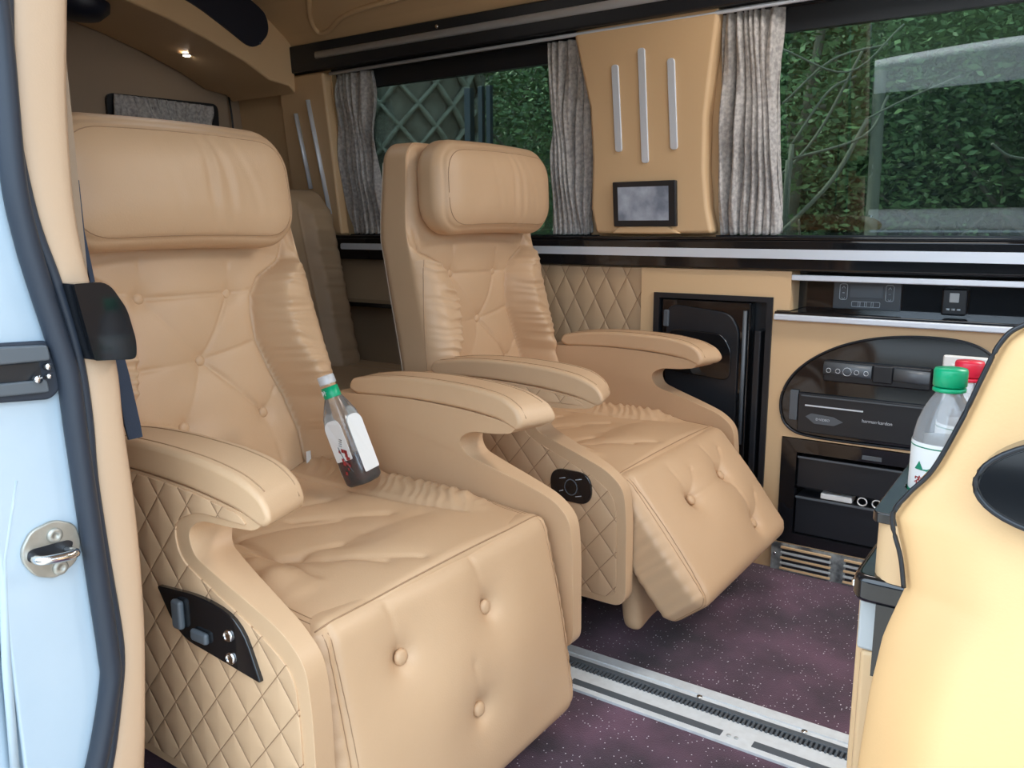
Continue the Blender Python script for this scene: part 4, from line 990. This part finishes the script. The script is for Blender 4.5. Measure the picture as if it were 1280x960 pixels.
prism('rail_lower', rpoly(jam([(-40, 484), (58, 474), (62, 490), (-40, 500)]), .004), X0+.007, X0+.014, 'yz', M['graphite'], t, .003)
prism('latch_gap', jam([(-40, 462), (50, 453), (55, 474), (-40, 482)]), X0+.0078, X0+.0092, 'yz', M['satin'], t)
for u, v, r_ in ((57, 458, .004), (44, 474, .0045), (58, 470, .003)):
    p = P(u, v, x=X0+.012); tube('pin', [tuple(p), (p[0]+.006, p[1]+.002, p[2])], r_, M['chrome'], t, seg=10)

# glowing strip added over the doorway to put a pale reflection in the window
o = tube('door_light_strip', catmull([(-.86, .58, 1.57), (-.6, .58, 1.615), (-.2, .58, 1.64), (.5, .58, 1.65)], 8), .016, M['led'], flat=(.5, 1)); tag(o, 'lit white strip over the doorway, mirrored in the big window', 'light strip')

# ------------------------------------------------------------------ right foreground: leather shell and console behind it
t = empty('front_seat_shell', (.2, .84, 0), 'large tan leather shell in the right foreground with a black oval recess', 'seat shell')
SH = [(-.155, -.0), (-.152, .30), (-.145, .469), (-.14, .549), (-.132, .611), (-.116, .665), (-.121, .694), (-.131, .731), (-.119, .756), (-.101, .782), (-.083, .828), (-.069, .872), (-.059, .9), (-.044, .916), (.0, .935), (.08, .950)]
shz = np.array([p[1] for p in SH]); shx = np.array([p[0] for p in SH])
zs = np.concatenate([np.linspace(0, .64, 40), np.linspace(.65, .95, 70)]); us = np.linspace(0, 1, 60)**1.6; V = []; Fc = []
xr = .62
def shell_y(x, z, xl):
    d_ = x-xl; rnd = .016*math.exp(-d_/.010)
    ridge = (x+.15)*.55-(z-.70)                 # the lower field swells toward the doorway
    bulge = .05*float(sstep(np.array(ridge), -.10, .25))
    return .80+rnd-bulge*float(sstep(np.array(d_), 0, .08))
for z in zs:
    xl = float(np.interp(z, shz, shx))
    for u in us: x = xl+(xr-xl)*u; V.append((x, shell_y(x, z, xl)+(.02*max(0, (z-.93)/.02)), z))
n = len(us); mN = len(zs)
for j in range(mN-1):
    for i in range(n-1): a = j*n+i; Fc.append((a, a+1, a+n+1, a+n))
off = len(V)
for z in zs:
    xl = float(np.interp(z, shz, shx))
    for u in us: V.append((xl+(xr-xl)*u, .865, z))
for j in range(mN-1):
    for i in range(n-1): a = off+j*n+i; Fc.append((a+n, a+n+1, a+1, a))
for j in range(mN-1):
    a = j*n; b = off+j*n; Fc.append((a+n, b+n, b, a)); a = j*n+n-1; b = off+j*n+n-1; Fc.append((a, b, b+n, a+n))
for i in range(n-1): Fc.append((i, off+i, off+i+1, i+1)); a = (mN-1)*n+i; b = off+a; Fc.append((a+1, b+1, b, a))
sh = mesh('shell_panel', V, Fc, M['shell'], t)
pip = [p for p in SH if p[1] > .66]
tube('edge_piping', catmull([(p[0]-.0005, .806, p[1]+.0005) for p in pip]+[(.3, .832, .952)], 6), .0022, M['satin'], t, seg=8)
# the black oval recess
el = []
for k in range(48):
    a = 2*PI*k/48; ex, ez = .098*math.cos(a), .044*math.sin(a); el.append((.034+ex*math.cos(.10)-ez*math.sin(.10), .796+ex*math.sin(.10)+ez*math.cos(.10)))
yS = .768
ov_ = prism('oval_recess', el, .762, .80, 'xz', M['black'], t, .003)
tube('oval_rim', [(p[0], .763, p[1]) for p in el], .0025, M['satin'], t, closed=True, seg=8)
# console that carries the bottles
t = empty('front_console', (0, 1.0, 0), 'console with glossy black rim beside the leather shell, holding two bottles', 'console')
cb = rpoly([(-.158, .868), (.40, .868), (.40, 1.16), (-.12, 1.16), (-.158, 1.12)], [.03, .01, .01, .05, .03])
B1 = P(1187, 485, y=.985)[0]; B2 = P(1211, 470, y=1.12)[0]
def holed(name, poly, z0, z1, zf, material, parent, b):
    o = prism(name, poly, z0, z1, 'xy', None); cs = []
    for (hx_, hy_) in ((B1, .985), (B2, 1.12)): cs.append(lathe('cutter', [(.034, zf), (.034, .9)], None, n=40, mtx=Matrix.Translation((hx_, hy_, 0))))
    for c_ in cs: m_ = o.modifiers.new('cut', 'BOOLEAN'); m_.object = c_; m_.operation = 'DIFFERENCE'; m_.solver = 'EXACT'
    bpy.context.view_layer.update(); me = bpy.data.meshes.new_from_object(o.evaluated_get(bpy.context.evaluated_depsgraph_get())); bpy.data.objects.remove(o)
    for c_ in cs: bpy.data.objects.remove(c_)
    me.materials.clear(); o = link(name, me, material, parent); bev(o, b, 2, 60); return o
holed('console_top', cb, .64, .702, .650, M['trimlea'], t, .0015)
holed('tray_rim', rpoly([(-.161, .868), (.40, .868), (.40, 1.165), (-.12, 1.165), (-.163, 1.12)], [.012, .01, .01, .06, .04]), .702, .713, .60, M['black'], t, .002)
lg = rpoly([(-.176, .868), (.40, .868), (.40, 1.10), (-.14, 1.10), (-.176, 1.05)], [.02, .01, .01, .05, .03])
prism('ledge', lg, .612, .642, 'xy', M['black'], t, .008)
box('ledge_strip', -.178, -.16, .88, 1.05, .622, .632, M['chrome'], t, .003)
prism('ledge_skirt', [(.868, .615), (.93, .615), (.868, .535)], -.150, .3, 'yz', M['black'], t)
box('grey_panel', -.172, .40, .90, 1.09, .545, .614, M['grey'], t, .004)
text('print', '...', .02, (-.13, .898, .553), (1, 0, 0), (0, 0, 1), M['graphite'], t)
box('console_body', -.168, .40, .90, 1.09, .0, .545, M['trimlea'], t, .006)
box('edge_strip', -.182, -.171, .95, 1.085, .30, .60, M['trimlea'], t, .003)
# water bottles
def water_bottle(x, y, z, capm, label, s=1.0):
    t = empty('water_bottle', (x, y, z), label, 'bottle', 'water bottles on the console'); mt = Matrix.Translation((x, y, z)) @ Matrix.Scale(s, 4)
    lathe('body', [(.024, 0), (.030, .004), (.0325, .012), (.0325, .120), (.0316, .130), (.0290, .143), (.0245, .156), (.0190, .167), (.0145, .174), (.0133, .177), (.0133, .182)], M['petw'], t, mtx=mt)
    lathe('label', [(.0330, .022), (.0332, .0225), (.0332, .122), (.0330, .1225)], M['white'], t, mtx=mt, cap=False)
    lathe('label_band', [(.0333, .020), (.0334, .0205), (.0334, .066), (.0333, .0665)], M['dkgreen'], t, mtx=mt, cap=False)
    lathe('label_line', [(.0333, .117), (.0335, .1172), (.0335, .1182), (.0333, .1184)], M['dkgreen'], t, mtx=mt, cap=False)
    lathe('neck_ring', [(.0155, .178), (.0170, .179), (.0170, .182), (.0155, .183)], capm, t, mtx=mt)
    lathe('cap', [(.0160, .184), (.0172, .185), (.0172, .201), (.0160, .204), (.0005, .2045)], capm, t, mtx=mt)
    def wrap(me, a0, z0, m_, nm):
        for v in me.vertices: a = a0+v.co.x/.0335; v.co = mt @ Vector((math.cos(a)*(.0336+v.co.z), math.sin(a)*(.0336+v.co.z), z0+v.co.y))
        link(nm, me, m_, t, smooth=False)
    bm = bmesh.new()
    for tri in (((-.016, 0), (.014, 0), (.004, .018)), ((-.026, 0), (-.014, 0), (-.020, .010))):
        N_ = 6
        for i in range(N_):
            u0, u1 = i/N_, (i+1)/N_
            bl, br, tp_ = np.array(tri[0]), np.array(tri[1]), np.array(tri[2])
            q0, q1 = bl+(br-bl)*u0, bl+(br-bl)*u1; bm.faces.new([bm.verts.new((*p_, 0)) for p_ in (q0, q1, tp_)])
    me = bpy.data.meshes.new('mountain_print'); bm.to_mesh(me); bm.free()
    va = math.atan2(-y, -x)                     # print turned to the doorway
    wrap(me, va-.15, .092, M['dkgreen'], 'mountain_print')
    wrap(text_geo('农夫山泉', .0135), va-.1, .078, M['darkred'], 'lettering')
    return t
M['petw'] = clear_mat('clear_water_plastic', (.95, .96, .97), .04, .15, milk=.16)
bx1 = P(1187, 485, y=.985); water_bottle(bx1[0], .985, .650, M['green'], 'water bottle with a green cap on the front console', .97)
bx2 = P(1211, 470, y=1.12); water_bottle(bx2[0], 1.12, .648, M['red'], 'water bottle with a red cap behind the green-capped one', .93)
